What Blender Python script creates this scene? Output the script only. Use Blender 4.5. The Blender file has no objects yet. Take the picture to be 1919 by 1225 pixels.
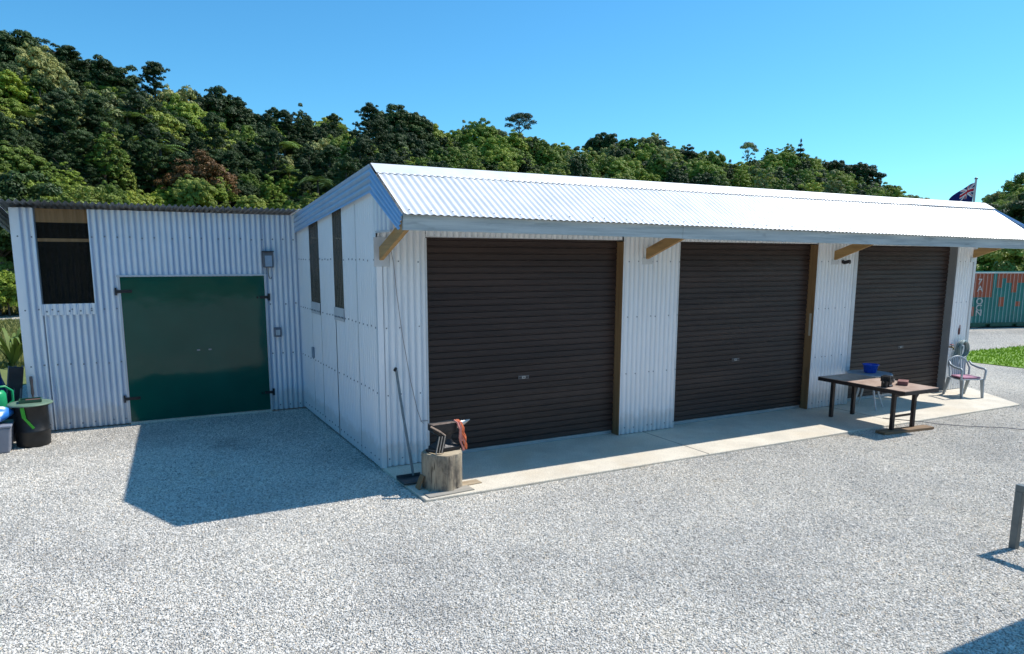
import bpy, math, random
import numpy as np
from mathutils import Vector, Matrix

random.seed(7)
rng = np.random.default_rng(11)
R = math.radians
sc = bpy.context.scene
COL = sc.collection
GZ = -0.03            # level of the gravel yard; the concrete apron is at zero

# ------------------------------------------------------------------ materials
def new_mat(name):
    m = bpy.data.materials.new(name); m.use_nodes = True
    nt = m.node_tree; nt.nodes.clear()
    out = nt.nodes.new('ShaderNodeOutputMaterial')
    b = nt.nodes.new('ShaderNodeBsdfPrincipled')
    nt.links.new(b.outputs[0], out.inputs[0])
    return m, nt, b, out

def nd(nt, typ, **kw):
    n = nt.nodes.new(typ)
    for k, v in kw.items():
        if isinstance(v, tuple) and k.startswith('i_'):
            n.inputs[k[2:]].default_value = v
        elif k.startswith('i_'):
            n.inputs[k[2:]].default_value = v
        else:
            setattr(n, k, v)
    return n

def ramp(nt, fac, stops):
    r = nt.nodes.new('ShaderNodeValToRGB')
    e = r.color_ramp.elements
    while len(e) < len(stops): e.new(0.5)
    for el, (p, c) in zip(e, stops):
        el.position = p; el.color = (c[0], c[1], c[2], 1)
    nt.links.new(fac, r.inputs[0])
    return r.outputs[0]

def coords(nt, scale=(1, 1, 1), kind='Object'):
    tc = nt.nodes.new('ShaderNodeTexCoord')
    mp = nt.nodes.new('ShaderNodeMapping')
    mp.inputs['Scale'].default_value = scale
    nt.links.new(tc.outputs[kind], mp.inputs[0])
    return mp.outputs[0]

def noise(nt, vec, scale, detail=4.0, rough=0.6, out='Fac'):
    n = nt.nodes.new('ShaderNodeTexNoise')
    n.inputs['Scale'].default_value = scale
    n.inputs['Detail'].default_value = detail
    n.inputs['Roughness'].default_value = rough
    if vec is not None: nt.links.new(vec, n.inputs['Vector'])
    return n.outputs[out]

def bump(nt, b, h, strength, dist=0.01):
    bp = nt.nodes.new('ShaderNodeBump')
    bp.inputs['Strength'].default_value = strength
    bp.inputs['Distance'].default_value = dist
    nt.links.new(h, bp.inputs['Height'])
    nt.links.new(bp.outputs[0], b.inputs['Normal'])

def mat(name, c1, c2=None, scale=8.0, stretch=(1, 1, 1), rough=0.6, metal=0.0, bmp=0.0, bscale=60.0, spec=0.5, lo=0.35, hi=0.65, coat=0.0, detail=5.0):
    m, nt, b, _ = new_mat(name)
    v = coords(nt, stretch)
    if c2 is None: c2 = tuple(x * 0.8 for x in c1)
    f = noise(nt, v, scale, detail)
    nt.links.new(ramp(nt, f, [(lo, c2), (hi, c1)]), b.inputs['Base Color'])
    rr = ramp(nt, noise(nt, v, scale * 2.3, 3), [(0.3, (rough * 0.8,) * 3), (0.7, (min(1, rough * 1.2),) * 3)])
    nt.links.new(rr, b.inputs['Roughness'])
    b.inputs['Metallic'].default_value = metal
    b.inputs['Specular IOR Level'].default_value = spec
    b.inputs['Coat Weight'].default_value = coat
    if bmp > 0: bump(nt, b, noise(nt, v, bscale, 4), bmp)
    return m

def mix(nt, fac, a, b_, typ='MIX'):
    n = nt.nodes.new('ShaderNodeMix'); n.data_type = 'RGBA'; n.blend_type = typ
    if isinstance(fac, (int, float)): n.inputs[0].default_value = fac
    else: nt.links.new(fac, n.inputs[0])
    for s, x in ((6, a), (7, b_)):
        if isinstance(x, tuple): n.inputs[s].default_value = (*x, 1)
        else: nt.links.new(x, n.inputs[s])
    return n.outputs[2]

def zinc(name, c_hi, c_lo, metal, rough, dirt=0.25, dirtcol=(.30, .30, .28), trough_shade=None, shift=0.0):
    m, nt, b, _ = new_mat(name)
    v = coords(nt, (1, 1, 0.12))
    base = ramp(nt, noise(nt, v, 7, 6, .65), [(.3, c_lo), (.7, c_hi)])
    v2 = coords(nt, (1, 1, 1))
    d = ramp(nt, noise(nt, v2, 1.7, 2, .5), [(.45, (0, 0, 0)), (.8, (dirt,) * 3)])
    base = mix(nt, d, base, dirtcol)
    if trough_shade:      # shade of the ribs painted into the base colour along the troughs
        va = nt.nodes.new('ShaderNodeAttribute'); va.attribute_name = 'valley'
        g_ = ramp(nt, va.outputs['Fac'], [(.45, (0, 0, 0)), (.95, (shift,) * 3)])
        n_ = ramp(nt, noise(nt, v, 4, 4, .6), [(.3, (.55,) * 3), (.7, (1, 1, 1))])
        base = mix(nt, mix(nt, 1.0, g_, n_, 'MULTIPLY'), base, trough_shade)
    sx_ = nt.nodes.new('ShaderNodeSeparateXYZ'); nt.links.new(v2, sx_.inputs[0])
    zz_ = nt.nodes.new('ShaderNodeMath'); zz_.operation = 'MULTIPLY_ADD'; zz_.inputs[1].default_value = -.45; nt.links.new(noise(nt, v2, 5, 5, .7), zz_.inputs[0]); nt.links.new(sx_.outputs['Z'], zz_.inputs[2])
    base = mix(nt, ramp(nt, zz_.outputs[0], [(0, (.40, .40, .40)), (.12, (0, 0, 0))]), base, (.60, .57, .52))
    nt.links.new(base, b.inputs['Base Color'])
    b.inputs['Metallic'].default_value = metal
    nt.links.new(ramp(nt, noise(nt, v2, 3, 4), [(.3, (rough * .8,) * 3), (.7, (rough * 1.25,) * 3)]), b.inputs['Roughness'])
    return m

M = {}
M['zinc'] = zinc('galvanised_wall', (.95, .96, .97), (.90, .92, .94), .22, .38, .05, trough_shade=(.46, .55, .63), shift=.52)
M['zinc_gable'] = zinc('galvanised_gable', (.95, .97, .99), (.91, .94, .97), .22, .40, .05, trough_shade=(.40, .52, .66), shift=.75)
M['zinc_shed'] = zinc('galvanised_shed_wall', (.94, .97, .99), (.88, .92, .96), .25, .36, .05, trough_shade=(.22, .33, .52), shift=.75)
M['zinc_roof'] = zinc('galvanised_roof', (.82, .82, .815), (.75, .755, .76), .12, .45, .08)
M['zinc_dark'] = zinc('weathered_roof_edge', (.34, .38, .42), (.25, .29, .33), .2, .5, .3, trough_shade=(.08, .09, .11), shift=.9)
M['barge'] = zinc('galvanised_barge', (.48, .66, .86), (.40, .58, .80), .30, .36, .25, (.40, .44, .46), trough_shade=(.16, .30, .50), shift=.6)
M['flash'] = zinc('flashing', (.70, .71, .72), (.6, .62, .64), .15, .42)
M['screw'] = mat('screw_head', (.26, .29, .33), rough=.5, metal=.4)
M['fascia'] = None
M['door_brown'] = mat('brown_door_steel', (.062, .039, .031), (.034, .022, .019), scale=1.1, stretch=(.35, 1, 3.5), rough=.45, spec=.35)
M['green_door'] = None
M['black'] = mat('black_metal', (.02, .02, .022), rough=.45)
M['timber'] = None
M['concrete'] = None
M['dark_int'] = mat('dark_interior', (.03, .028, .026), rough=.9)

def wood(name, c1, c2, axis='x', scale=3.0, rough=.75, knots=True, kn=.62):
    m, nt, b, _ = new_mat(name)
    s = {'x': (.25, 6, 6), 'y': (6, .25, 6), 'z': (6, 6, .25)}[axis]
    v = coords(nt, s)
    base = ramp(nt, noise(nt, v, scale, 8, .72), [(.36, c2), (.60, c1)])
    if knots:
        v2 = coords(nt, {'x': (.6, 3, 3), 'y': (3, .6, 3), 'z': (3, 3, .6)}[axis])
        k = ramp(nt, noise(nt, v2, 2.4, 3), [(kn, (0, 0, 0)), (kn + .12, (.65, .65, .65))])
        base = mix(nt, k, base, tuple(x * .45 for x in c2))
    nt.links.new(base, b.inputs['Base Color'])
    b.inputs['Roughness'].default_value = rough
    bump(nt, b, noise(nt, v, scale * 4, 4), .25, .004)
    return m
M['timber'] = wood('golden_timber', (.31, .185, .085), (.20, .115, .05), 'z')
M['bracket'] = wood('bracket_timber', (.48, .29, .11), (.34, .20, .08), 'y')
M['fascia'] = wood('weathered_fascia', (.56, .60, .58), (.32, .37, .37), 'x', 2.4, kn=.61)
M['plank'] = wood('weathered_plank', (.46, .36, .24), (.30, .22, .14), 'x', 3)
M['timber_x'] = wood('rusty_plank', (.30, .19, .10), (.18, .11, .06), 'x', 3)
M['grey_plank'] = wood('grey_plank', (.42, .38, .32), (.26, .24, .20), 'x', 3)
def make_stump():
    m, nt, b, _ = new_mat('stump_wood')
    v = coords(nt, (5, 5, .55)); v2 = coords(nt, (1, 1, .6))
    c = ramp(nt, noise(nt, v, 2.6, 9, .75), [(.30, (.13, .10, .075)), (.47, (.33, .27, .19)), (.70, (.46, .39, .28))])
    c = mix(nt, ramp(nt, noise(nt, v2, 4.5, 6, .7), [(.50, (0, 0, 0)), (.66, (.85, .85, .85))]), c, (.10, .085, .07))
    crack = ramp(nt, noise(nt, v, 5.5, 3, .5), [(.33, (.18, .16, .14)), (.40, (1, 1, 1))])
    c = mix(nt, 1.0, c, crack, 'MULTIPLY')
    nt.links.new(c, b.inputs['Base Color']); b.inputs['Roughness'].default_value = .9
    bump(nt, b, noise(nt, v, 4, 6, .7), .6, .02); return m
M['stump'] = make_stump()
M['stump_top'] = mat('stump_cut', (.55, .45, .31), (.38, .30, .2), scale=9, rough=.85, bmp=.3)
M['shed_beam'] = wood('pale_lintel', (.80, .52, .28), (.55, .34, .17), 'z', 3)

def make_green():
    m, nt, b, _ = new_mat('glossy_green_paint')
    v = coords(nt, (1, 1, 1))
    nt.links.new(ramp(nt, noise(nt, v, 1.3, 4), [(.3, (.0012, .078, .052)), (.7, (.0018, .100, .068))]), b.inputs['Base Color'])
    b.inputs['Roughness'].default_value = .07
    b.inputs['Specular IOR Level'].default_value = .35
    bump(nt, b, noise(nt, v, 2.2, 2), .10, .03)
    return m
M['green_door'] = make_green()

def make_concrete():
    m, nt, b, _ = new_mat('apron_concrete')
    v = coords(nt)
    base = ramp(nt, noise(nt, v, 2.2, 8, .7), [(.3, (.66, .58, .46)), (.7, (.88, .79, .64))])
    st = ramp(nt, noise(nt, v, .9, 5), [(.5, (0, 0, 0)), (.72, (.55, .55, .55))])
    base = mix(nt, st, base, (.74, .60, .42))
    sp = ramp(nt, noise(nt, v, 60, 2), [(.35, (.75, .75, .75)), (.6, (1, 1, 1))])
    base = mix(nt, 1.0, base, sp, 'MULTIPLY')
    nt.links.new(base, b.inputs['Base Color'])
    b.inputs['Roughness'].default_value = .85
    bump(nt, b, noise(nt, v, 90, 4), .25, .004)
    return m
M['concrete'] = make_concrete()

def make_gravel():
    m, nt, b, _ = new_mat('gravel')
    v = coords(nt)
    vo = nt.nodes.new('ShaderNodeTexVoronoi'); vo.inputs['Scale'].default_value = 75
    nt.links.new(v, vo.inputs['Vector'])
    sep = nt.nodes.new('ShaderNodeSeparateColor'); nt.links.new(vo.outputs['Color'], sep.inputs[0])
    cell = ramp(nt, sep.outputs[0], [(0, (.42, .415, .40)), (.35, (.68, .67, .65)), (.7, (.82, .81, .785)), (1, (.93, .92, .89))])
    crack = ramp(nt, vo.outputs['Distance'], [(.3, (1, 1, 1)), (.8, (.55, .55, .54))])
    base = mix(nt, 1.0, cell, crack, 'MULTIPLY')
    big = ramp(nt, noise(nt, v, .42, 6, .68), [(.30, (.74, .745, .75)), (.46, (.98, .98, .97)), (.60, (1.10, 1.09, 1.06)), (.72, (.95, .87, .76))])
    base = mix(nt, 1.0, base, big, 'MULTIPLY'); base = mix(nt, 1.0, base, (1.0, .935, .85), 'MULTIPLY')
    # damp oily stain before the green doors
    geo = nt.nodes.new('ShaderNodeNewGeometry')
    vm = nt.nodes.new('ShaderNodeVectorMath'); vm.operation = 'DISTANCE'
    nt.links.new(geo.outputs['Position'], vm.inputs[0]); vm.inputs[1].default_value = (-1.5, 2.2, GZ)
    ad = nt.nodes.new('ShaderNodeMath'); ad.operation = 'ADD'
    nm = nt.nodes.new('ShaderNodeMath'); nm.operation = 'MULTIPLY'; nm.inputs[1].default_value = 1.2
    nt.links.new(noise(nt, v, 3, 4), nm.inputs[0]); nt.links.new(nm.outputs[0], ad.inputs[0]); nt.links.new(vm.outputs['Value'], ad.inputs[1])
    st = ramp(nt, ad.outputs[0], [(.6, (.62, .62, .63)), (1.25, (1, 1, 1))])
    base = mix(nt, 1.0, base, st, 'MULTIPLY')
    nt.links.new(base, b.inputs['Base Color'])
    b.inputs['Roughness'].default_value = .9
    b.inputs['Specular IOR Level'].default_value = .25
    inv = nt.nodes.new('ShaderNodeMath'); inv.operation = 'SUBTRACT'; inv.inputs[0].default_value = 1
    nt.links.new(vo.outputs['Distance'], inv.inputs[1])
    bump(nt, b, inv.outputs[0], 1.0, .02)
    return m
M['gravel'] = make_gravel()

def make_pebble():
    m, nt, b, _ = new_mat('pebble')
    oi = nt.nodes.new('ShaderNodeObjectInfo')
    c = ramp(nt, oi.outputs['Random'], [(0, (.26, .26, .26)), (.08, (.50, .495, .485)), (.35, (.84, .83, .81)), (.58, (.76, .755, .75)), (.78, (.90, .89, .87)), (.94, (.95, .94, .92)), (.98, (.72, .60, .48)), (1, (.76, .73, .60))])
    big = ramp(nt, noise(nt, oi.outputs['Location'], .42, 6, .68), [(.30, (.74, .745, .75)), (.46, (.98, .98, .97)), (.60, (1.10, 1.09, 1.06)), (.72, (.95, .87, .76))])
    c = mix(nt, 1.0, c, big, 'MULTIPLY'); c = mix(nt, 1.0, c, (1.0, .935, .85), 'MULTIPLY')
    vm = nt.nodes.new('ShaderNodeVectorMath'); vm.operation = 'DISTANCE'
    nt.links.new(oi.outputs['Location'], vm.inputs[0]); vm.inputs[1].default_value = (-1.5, 2.2, GZ)
    ad = nt.nodes.new('ShaderNodeMath'); ad.operation = 'ADD'
    nm = nt.nodes.new('ShaderNodeMath'); nm.operation = 'MULTIPLY'; nm.inputs[1].default_value = 1.2
    nt.links.new(noise(nt, oi.outputs['Location'], 3, 4), nm.inputs[0]); nt.links.new(nm.outputs[0], ad.inputs[0]); nt.links.new(vm.outputs['Value'], ad.inputs[1])
    c = mix(nt, 1.0, c, ramp(nt, ad.outputs[0], [(.6, (.62, .62, .63)), (1.25, (1, 1, 1))]), 'MULTIPLY')
    v = coords(nt)
    c = mix(nt, 1.0, c, ramp(nt, noise(nt, v, 2.5, 3), [(.3, (.8, .8, .8)), (.7, (1.05, 1.05, 1.05))]), 'MULTIPLY')
    nt.links.new(c, b.inputs['Base Color'])
    b.inputs['Roughness'].default_value = .75
    b.inputs['Specular IOR Level'].default_value = .35
    return m
M['pebble'] = make_pebble()

def foliage(name, c_lo, c_mid, c_hi, trans=.08):
    m, nt, b, out = new_mat(name)
    oi = nt.nodes.new('ShaderNodeObjectInfo')
    at = nt.nodes.new('ShaderNodeAttribute'); at.attribute_name = 'clump'
    a = nt.nodes.new('ShaderNodeMath'); a.operation = 'MULTIPLY'; a.inputs[1].default_value = .55
    nt.links.new(oi.outputs['Random'], a.inputs[0])
    s = nt.nodes.new('ShaderNodeMath'); s.operation = 'MULTIPLY_ADD'; s.inputs[1].default_value = .45
    nt.links.new(at.outputs['Fac'], s.inputs[0]); nt.links.new(a.outputs[0], s.inputs[2])
    c = ramp(nt, s.outputs[0], [(0.1, c_lo), (.5, c_mid), (.95, c_hi)])
    nt.links.new(c, b.inputs['Base Color'])
    b.inputs['Roughness'].default_value = .55
    b.inputs['Specular IOR Level'].default_value = .3
    tr = nt.nodes.new('ShaderNodeBsdfTranslucent'); nt.links.new(c, tr.inputs[0])
    mx = nt.nodes.new('ShaderNodeMixShader'); mx.inputs[0].default_value = trans
    nt.links.new(b.outputs[0], mx.inputs[1]); nt.links.new(tr.outputs[0], mx.inputs[2]); nt.links.new(mx.outputs[0], out.inputs[0])
    return m
FC = {}
_foliage = foliage
def foliage(name, c_lo, c_mid, c_hi, trans=.08):
    if name.startswith('foliage_'):
        FC[name[8:]] = c_mid; return None
    return _foliage(name, c_lo, c_mid, c_hi, trans)
F = {
 'dark': foliage('foliage_dark', (0.025, 0.047, 0.014), (0.047, 0.084, 0.019), (0.094, 0.139, 0.029), .06),
 'mid': foliage('foliage_mid', (0.103, 0.186, 0.025), (0.210, 0.290, 0.038), (0.329, 0.479, 0.052)),
 'olive': foliage('foliage_olive', (0.182, 0.228, 0.035), (0.319, 0.374, 0.060), (0.491, 0.524, 0.090)),
 'lime': foliage('foliage_lime', (0.156, 0.208, 0.023), (0.246, 0.324, 0.037), (0.362, 0.427, 0.059), .2),
 'grey': foliage('foliage_grey', (0.167, 0.199, 0.066), (0.286, 0.304, 0.103), (0.455, 0.437, 0.146)),
 'rust': foliage('foliage_rust', (.13, .068, .020), (.21, .105, .032), (.27, .17, .06)),
 'fern': foliage('foliage_fern', (0.105, 0.180, 0.027), (0.188, 0.285, 0.053), (0.315, 0.390, 0.112), .2),
 'pine': foliage('foliage_pine', (0.018, 0.039, 0.012), (0.032, 0.063, 0.020), (0.054, 0.091, 0.026)),
}
def leaf_material():
    m, nt, b, out = new_mat('bush_leaves')
    oi = nt.nodes.new('ShaderNodeObjectInfo'); at = nt.nodes.new('ShaderNodeAttribute'); at.attribute_name = 'clump'
    a = nt.nodes.new('ShaderNodeMath'); a.operation = 'MULTIPLY'; a.inputs[1].default_value = .5; nt.links.new(oi.outputs['Random'], a.inputs[0])
    q = nt.nodes.new('ShaderNodeMath'); q.operation = 'MULTIPLY_ADD'; q.inputs[1].default_value = .5; nt.links.new(at.outputs['Fac'], q.inputs[0]); nt.links.new(a.outputs[0], q.inputs[2])
    c = mix(nt, 1.0, oi.outputs['Color'], ramp(nt, q.outputs[0], [(.08, (.50, .54, .62)), (.5, (1, 1, 1)), (.95, (1.75, 1.55, 1.35))]), 'MULTIPLY')
    nt.links.new(c, b.inputs['Base Color']); b.inputs['Roughness'].default_value = .55; b.inputs['Specular IOR Level'].default_value = .3
    tr = nt.nodes.new('ShaderNodeBsdfTranslucent'); nt.links.new(c, tr.inputs[0])
    mx = nt.nodes.new('ShaderNodeMixShader'); mx.inputs[0].default_value = .09
    nt.links.new(b.outputs[0], mx.inputs[1]); nt.links.new(tr.outputs[0], mx.inputs[2]); nt.links.new(mx.outputs[0], out.inputs[0]); return m
LEAF = leaf_material()
for k_ in F: F[k_] = LEAF
M['bark'] = mat('bark', (.15, .12, .095), (.075, .06, .05), scale=6, stretch=(1, 1, .3), rough=.9, bmp=.4, bscale=20)

# ------------------------------------------------------------------ mesh helpers
class MB:
    def __init__(s): s.v = []; s.f = []; s.m = []; s.sm = []; s.val = {}
    def add(s, vs, fs, mi=0, smooth=False):
        o = len(s.v); s.v += [tuple(p) for p in vs]
        for f in fs:
            s.f.append(tuple(i + o for i in f)); s.m.append(mi); s.sm.append(smooth)
    def quad(s, a, b, c, d, mi=0): s.add([a, b, c, d], [(0, 1, 2, 3)], mi)
    def box(s, c, d, mi=0, rot=None, taper=1.0):
        hx, hy, hz = d[0] / 2, d[1] / 2, d[2] / 2
        vs = []
        for z in (-1, 1):
            t = taper if z > 0 else 1
            for x, y in ((-1, -1), (1, -1), (1, 1), (-1, 1)):
                p = Vector((x * hx * t, y * hy * t, z * hz))
                if rot is not None: p = rot @ p
                vs.append((p.x + c[0], p.y + c[1], p.z + c[2]))
        s.add(vs, [(3, 2, 1, 0), (4, 5, 6, 7), (0, 1, 5, 4), (1, 2, 6, 5), (2, 3, 7, 6), (3, 0, 4, 7)], mi)
    def bx(s, x0, x1, y0, y1, z0, z1, mi=0): s.box(((x0 + x1) / 2, (y0 + y1) / 2, (z0 + z1) / 2), (x1 - x0, y1 - y0, z1 - z0), mi)
    def bar(s, a, b, w, h, mi=0, up=(0, 0, 1)):
        a, b = Vector(a), Vector(b); d = b - a; L = d.length; d.normalize(); u = Vector(up)
        if abs(d.dot(u)) > .98: u = Vector((0, 1, 0))
        sx = d.cross(u).normalized(); uz = sx.cross(d)
        rot = Matrix((sx, d, uz)).transposed()
        s.box((a + b) / 2, (w, L, h), mi, rot)
    def tube(s, pts, r, n=8, mi=0, caps=True):
        pts = [Vector(p) for p in pts]; rs = r if isinstance(r, (list, tuple)) else [r] * len(pts)
        ring = []; pu = None
        vs = []; fs = []
        for i, p in enumerate(pts):
            t = (pts[min(i + 1, len(pts) - 1)] - pts[max(i - 1, 0)]).normalized()
            u = pu if pu is not None else (Vector((0, 0, 1)) if abs(t.z) < .9 else Vector((1, 0, 0)))
            sx = t.cross(u)
            if sx.length < 1e-4: sx = t.cross(Vector((1, .3, 0)))
            sx.normalize(); u = sx.cross(t); pu = u
            for k in range(n):
                a = 2 * math.pi * k / n
                q = p + (sx * math.cos(a) + u * math.sin(a)) * rs[i]; vs.append(q)
        for i in range(len(pts) - 1):
            for k in range(n):
                k2 = (k + 1) % n
                fs.append((i * n + k, i * n + k2, (i + 1) * n + k2, (i + 1) * n + k))
        s.add(vs, fs, mi, True)
        if caps:
            s.add(vs[:n], [tuple(range(n))[::-1]], mi); s.add(vs[-n:], [tuple(range(n))], mi)
    def lathe(s, prof, c=(0, 0, 0), n=28, mi=0, rot=None, smooth=True):
        vs = []; fs = []
        for r, z in prof:
            for k in range(n):
                a = 2 * math.pi * k / n; p = Vector((r * math.cos(a), r * math.sin(a), z))
                if rot is not None: p = rot @ p
                vs.append((p.x + c[0], p.y + c[1], p.z + c[2]))
        for i in range(len(prof) - 1):
            for k in range(n):
                k2 = (k + 1) % n; fs.append((i * n + k, i * n + k2, (i + 1) * n + k2, (i + 1) * n + k))
        s.add(vs, fs, mi, smooth)
    def prism(s, poly, z0, z1, mi=0):
        n = len(poly); vs = [(x, y, z0) for x, y in poly] + [(x, y, z1) for x, y in poly]
        s.add(vs, [tuple(range(n))[::-1], tuple(range(n, 2 * n))] + [(i, (i + 1) % n, (i + 1) % n + n, i + n) for i in range(n)], mi)
    def corr(s, p00, p10, p01, p11, waves, nrm, amp=.0085, mi=0, seg=6, lap=None, vseg=1, k=1.0):
        """sheet between four corners: waves run along the first direction, ridges along the second"""
        p00, p10, p01, p11, nrm = map(Vector, (p00, p10, p01, p11, nrm))
        n = max(2, int(round(waves * seg))); vs = []; fs = []
        for i in range(n + 1):
            t = i / n; off = nrm * (amp * (1 - 2 * (.5 - .5 * math.cos(2 * math.pi * waves * t)) ** k))
            if lap: off = off + nrm * (.0022 * (int(t * waves / lap) % 2))
            a = p00.lerp(p10, t) + off; b = p01.lerp(p11, t) + off
            vv = .5 - .5 * math.cos(2 * math.pi * waves * t + .5)  # trough mask for the painted rib shade, shifted slightly sideways
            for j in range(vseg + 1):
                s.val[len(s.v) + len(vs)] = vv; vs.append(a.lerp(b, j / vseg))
        k = vseg + 1
        for i in range(n):
            for j in range(vseg): fs.append((i * k + j, (i + 1) * k + j, (i + 1) * k + j + 1, i * k + j + 1))
        s.add(vs, fs, mi, True)
    def screw(s, p, n, r=.011, mi=1):
        p, n = Vector(p), Vector(n).normalized()
        u = n.orthogonal().normalized(); w = n.cross(u)
        vs = [p + (u * math.cos(k * math.pi / 3) + w * math.sin(k * math.pi / 3)) * r for k in range(6)] 
        vs += [q + n * .006 for q in vs]
        s.add(vs, [(6, 7, 8, 9, 10, 11)] + [(k, (k + 1) % 6, (k + 1) % 6 + 6, k + 6) for k in range(6)], mi)
    def build(s, name, mats, parent=None, loc=(0, 0, 0), bevel=0.0):
        me = bpy.data.meshes.new(name); me.from_pydata(s.v, [], s.f)
        for m in (mats if isinstance(mats, (list, tuple)) else [mats]): me.materials.append(m)
        me.polygons.foreach_set('material_index', s.m); me.polygons.foreach_set('use_smooth', s.sm); me.update()
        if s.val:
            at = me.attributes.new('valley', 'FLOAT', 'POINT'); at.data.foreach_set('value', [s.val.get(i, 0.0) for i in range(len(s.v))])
        o = bpy.data.objects.new(name, me); COL.objects.link(o); o.location = loc
        if parent is not None:
            o.parent = parent
        if bevel > 0:
            b = o.modifiers.new('soft edge', 'BEVEL'); b.width = bevel; b.segments = 2; b.limit_method = 'ANGLE'
        return o

def tag(o, label, cat, group=None, kind=None):
    if label: o['label'] = label
    if cat: o['category'] = cat
    if group: o['group'] = group
    if kind: o['kind'] = kind
    return o
def struct(o): o['kind'] = 'structure'; return o
def thing(name, label, cat, loc=(0, 0, 0), rz=0.0, group=None):
    o = bpy.data.objects.new(name, None); COL.objects.link(o); o.location = loc; o.rotation_euler = (0, 0, rz)
    o.empty_display_size = .2
    return tag(o, label, cat, group)

# ------------------------------------------------------------------ camera, sun, sky
CAMPOS = Vector((-2.6323, -8.1948, 2.5231))
yaw, pitch, roll, fpx, cyp = .4936, .1609, .003, 1353.39, 702.03
fw = Vector((math.sin(yaw) * math.cos(pitch), math.cos(yaw) * math.cos(pitch), -math.sin(pitch)))
rt = Vector((math.cos(yaw), -math.sin(yaw), 0)); up = rt.cross(fw)
r2 = rt * math.cos(roll) + up * math.sin(roll); u2 = up * math.cos(roll) - rt * math.sin(roll)
cd = bpy.data.cameras.new('camera'); cam = bpy.data.objects.new('camera', cd); COL.objects.link(cam)
mw = Matrix((r2, u2, -fw)).transposed().to_4x4(); mw.translation = CAMPOS; cam.matrix_world = mw
cd.sensor_width = 36; cd.lens = fpx / 1919 * 36; cd.shift_y = (cyp - 612.5) / 1919; cd.clip_end = 6000; cd.clip_start = .05
sc.camera = cam

sdir = Vector((.757, -.05, 1.0)).normalized()
sd = bpy.data.lights.new('sun', 'SUN'); sd.energy = 5.0; sd.angle = R(.53); sd.color = (1, .965, .91)
so = bpy.data.objects.new('sun', sd); COL.objects.link(so); so.rotation_euler = sdir.to_track_quat('Z', 'Y').to_euler(); so.location = (20, -5, 30)
w = bpy.data.worlds.new('World'); sc.world = w; w.use_nodes = True
nt = w.node_tree; nt.nodes.clear()
sky = nt.nodes.new('ShaderNodeTexSky'); sky.sky_type = 'NISHITA'; sky.sun_disc = False
sky.sun_elevation = math.asin(sdir.z); sky.sun_rotation = math.atan2(sdir.x, sdir.y)
sky.air_density = 1.0; sky.dust_density = .35; sky.ozone_density = 1.6; sky.altitude = 50
hs = nt.nodes.new('ShaderNodeHueSaturation'); hs.inputs['Saturation'].default_value = 1.14; hs.inputs['Hue'].default_value = .49
bg = nt.nodes.new('ShaderNodeBackground'); bg.inputs[1].default_value = .115
wo = nt.nodes.new('ShaderNodeOutputWorld')
gr = nt.nodes.new('ShaderNodeMix'); gr.data_type = 'RGBA'; gr.blend_type = 'MULTIPLY'; gr.inputs[0].default_value = 1; gr.inputs[7].default_value = (.63, 1.25, 1.55, 1)
nt.links.new(sky.outputs[0], hs.inputs['Color']); nt.links.new(hs.outputs[0], gr.inputs[6]); nt.links.new(gr.outputs[2], bg.inputs[0]); nt.links.new(bg.outputs[0], wo.inputs[0])
sc.view_settings.view_transform = 'Standard'; sc.view_settings.look = 'None'; sc.view_settings.exposure = 0
sc.render.engine = 'CYCLES'
sc.cycles.use_denoising = True
sc.cycles.max_bounces = 6; sc.cycles.transparent_max_bounces = 8

# ------------------------------------------------------------------ ground, terrain
def pl(x, pts):
    return float(np.interp(x, [p[0] for p in pts], [p[1] for p in pts]))
def az_of(u): return yaw + math.atan((u - 959.5) / fpx)
# bearing (from the yard, clockwise from north) -> how far and how high the bush-clad ridge stands
SKY = [(-900, 30), (-400, 40), (-200, 50), (0, 92), (100, 122), (190, 148), (235, 184), (320, 190), (380, 186), (440, 204), (520, 236), (620, 246), (700, 238), (800, 244), (900, 257), (1000, 266), (1100, 272), (1200, 280), (1300, 293), (1400, 290), (1480, 285), (1560, 318), (1640, 355), (1700, 393), (1760, 418), (1900, 445), (2100, 440), (2600, 450)]
def bearing_table():
    t = []
    for u, y in SKY:
        k = fw + r2 * ((u - 959.5) / fpx) - u2 * ((y - cyp) / fpx); a = math.atan2(k.x, k.y)
        Rd = pl(u, [(-400, 104), (0, 106), (300, 112), (560, 122), (750, 130), (980, 145), (1300, 165), (1500, 170), (1760, 185), (2400, 190)])
        k = fw + r2 * ((u - 959.5) / fpx) - u2 * ((y - cyp) / fpx)
        tz = k.z / math.hypot(k.x, k.y)
        top = CAMPOS.z + Rd * tz
        t.append((a, Rd, max(1.0, top - 6.0)))
    return t
BT = bearing_table()
def ridge(a): return pl(a, [(x[0], x[1]) for x in BT]), pl(a, [(x[0], x[2]) for x in BT])
def far_h(a): return pl(a, [(.90, 0), (1.00, 5), (1.03, 10), (1.05, 16), (1.065, 22), (1.08, 26), (1.095, 30), (1.11, 34), (1.2, 48), (1.5, 65), (2.2, 70)])
def toe(a): return pl(a, [(-.9, 56), (-.1, 54), (.3, 58), (.6, 64), (.9, 70), (1.2, 80), (2, 95)])
def hill_z(a, D):
    Rd, H = ridge(a); T = toe(a)
    s = min(max((D - T) / (Rd - T), 0), 1)
    h = H * (s ** 1.1) * (1 - .12 * math.sin(math.pi * s))
    if D > Rd: h = H * max(0, 1 - ((D - Rd) / 90) ** 2 * .9) if D - Rd < 95 else H * .1
    s2 = min(max((D - 230) / 140, 0), 1); s2 = s2 * s2 * (3 - 2 * s2)
    h2 = far_h(a) * s2
    wob = 1.2 * math.sin(a * 23 + D * .07) + .8 * math.sin(a * 51 - D * .13)
    return max(h, h2) + wob * min(1, s + s2)
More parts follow.
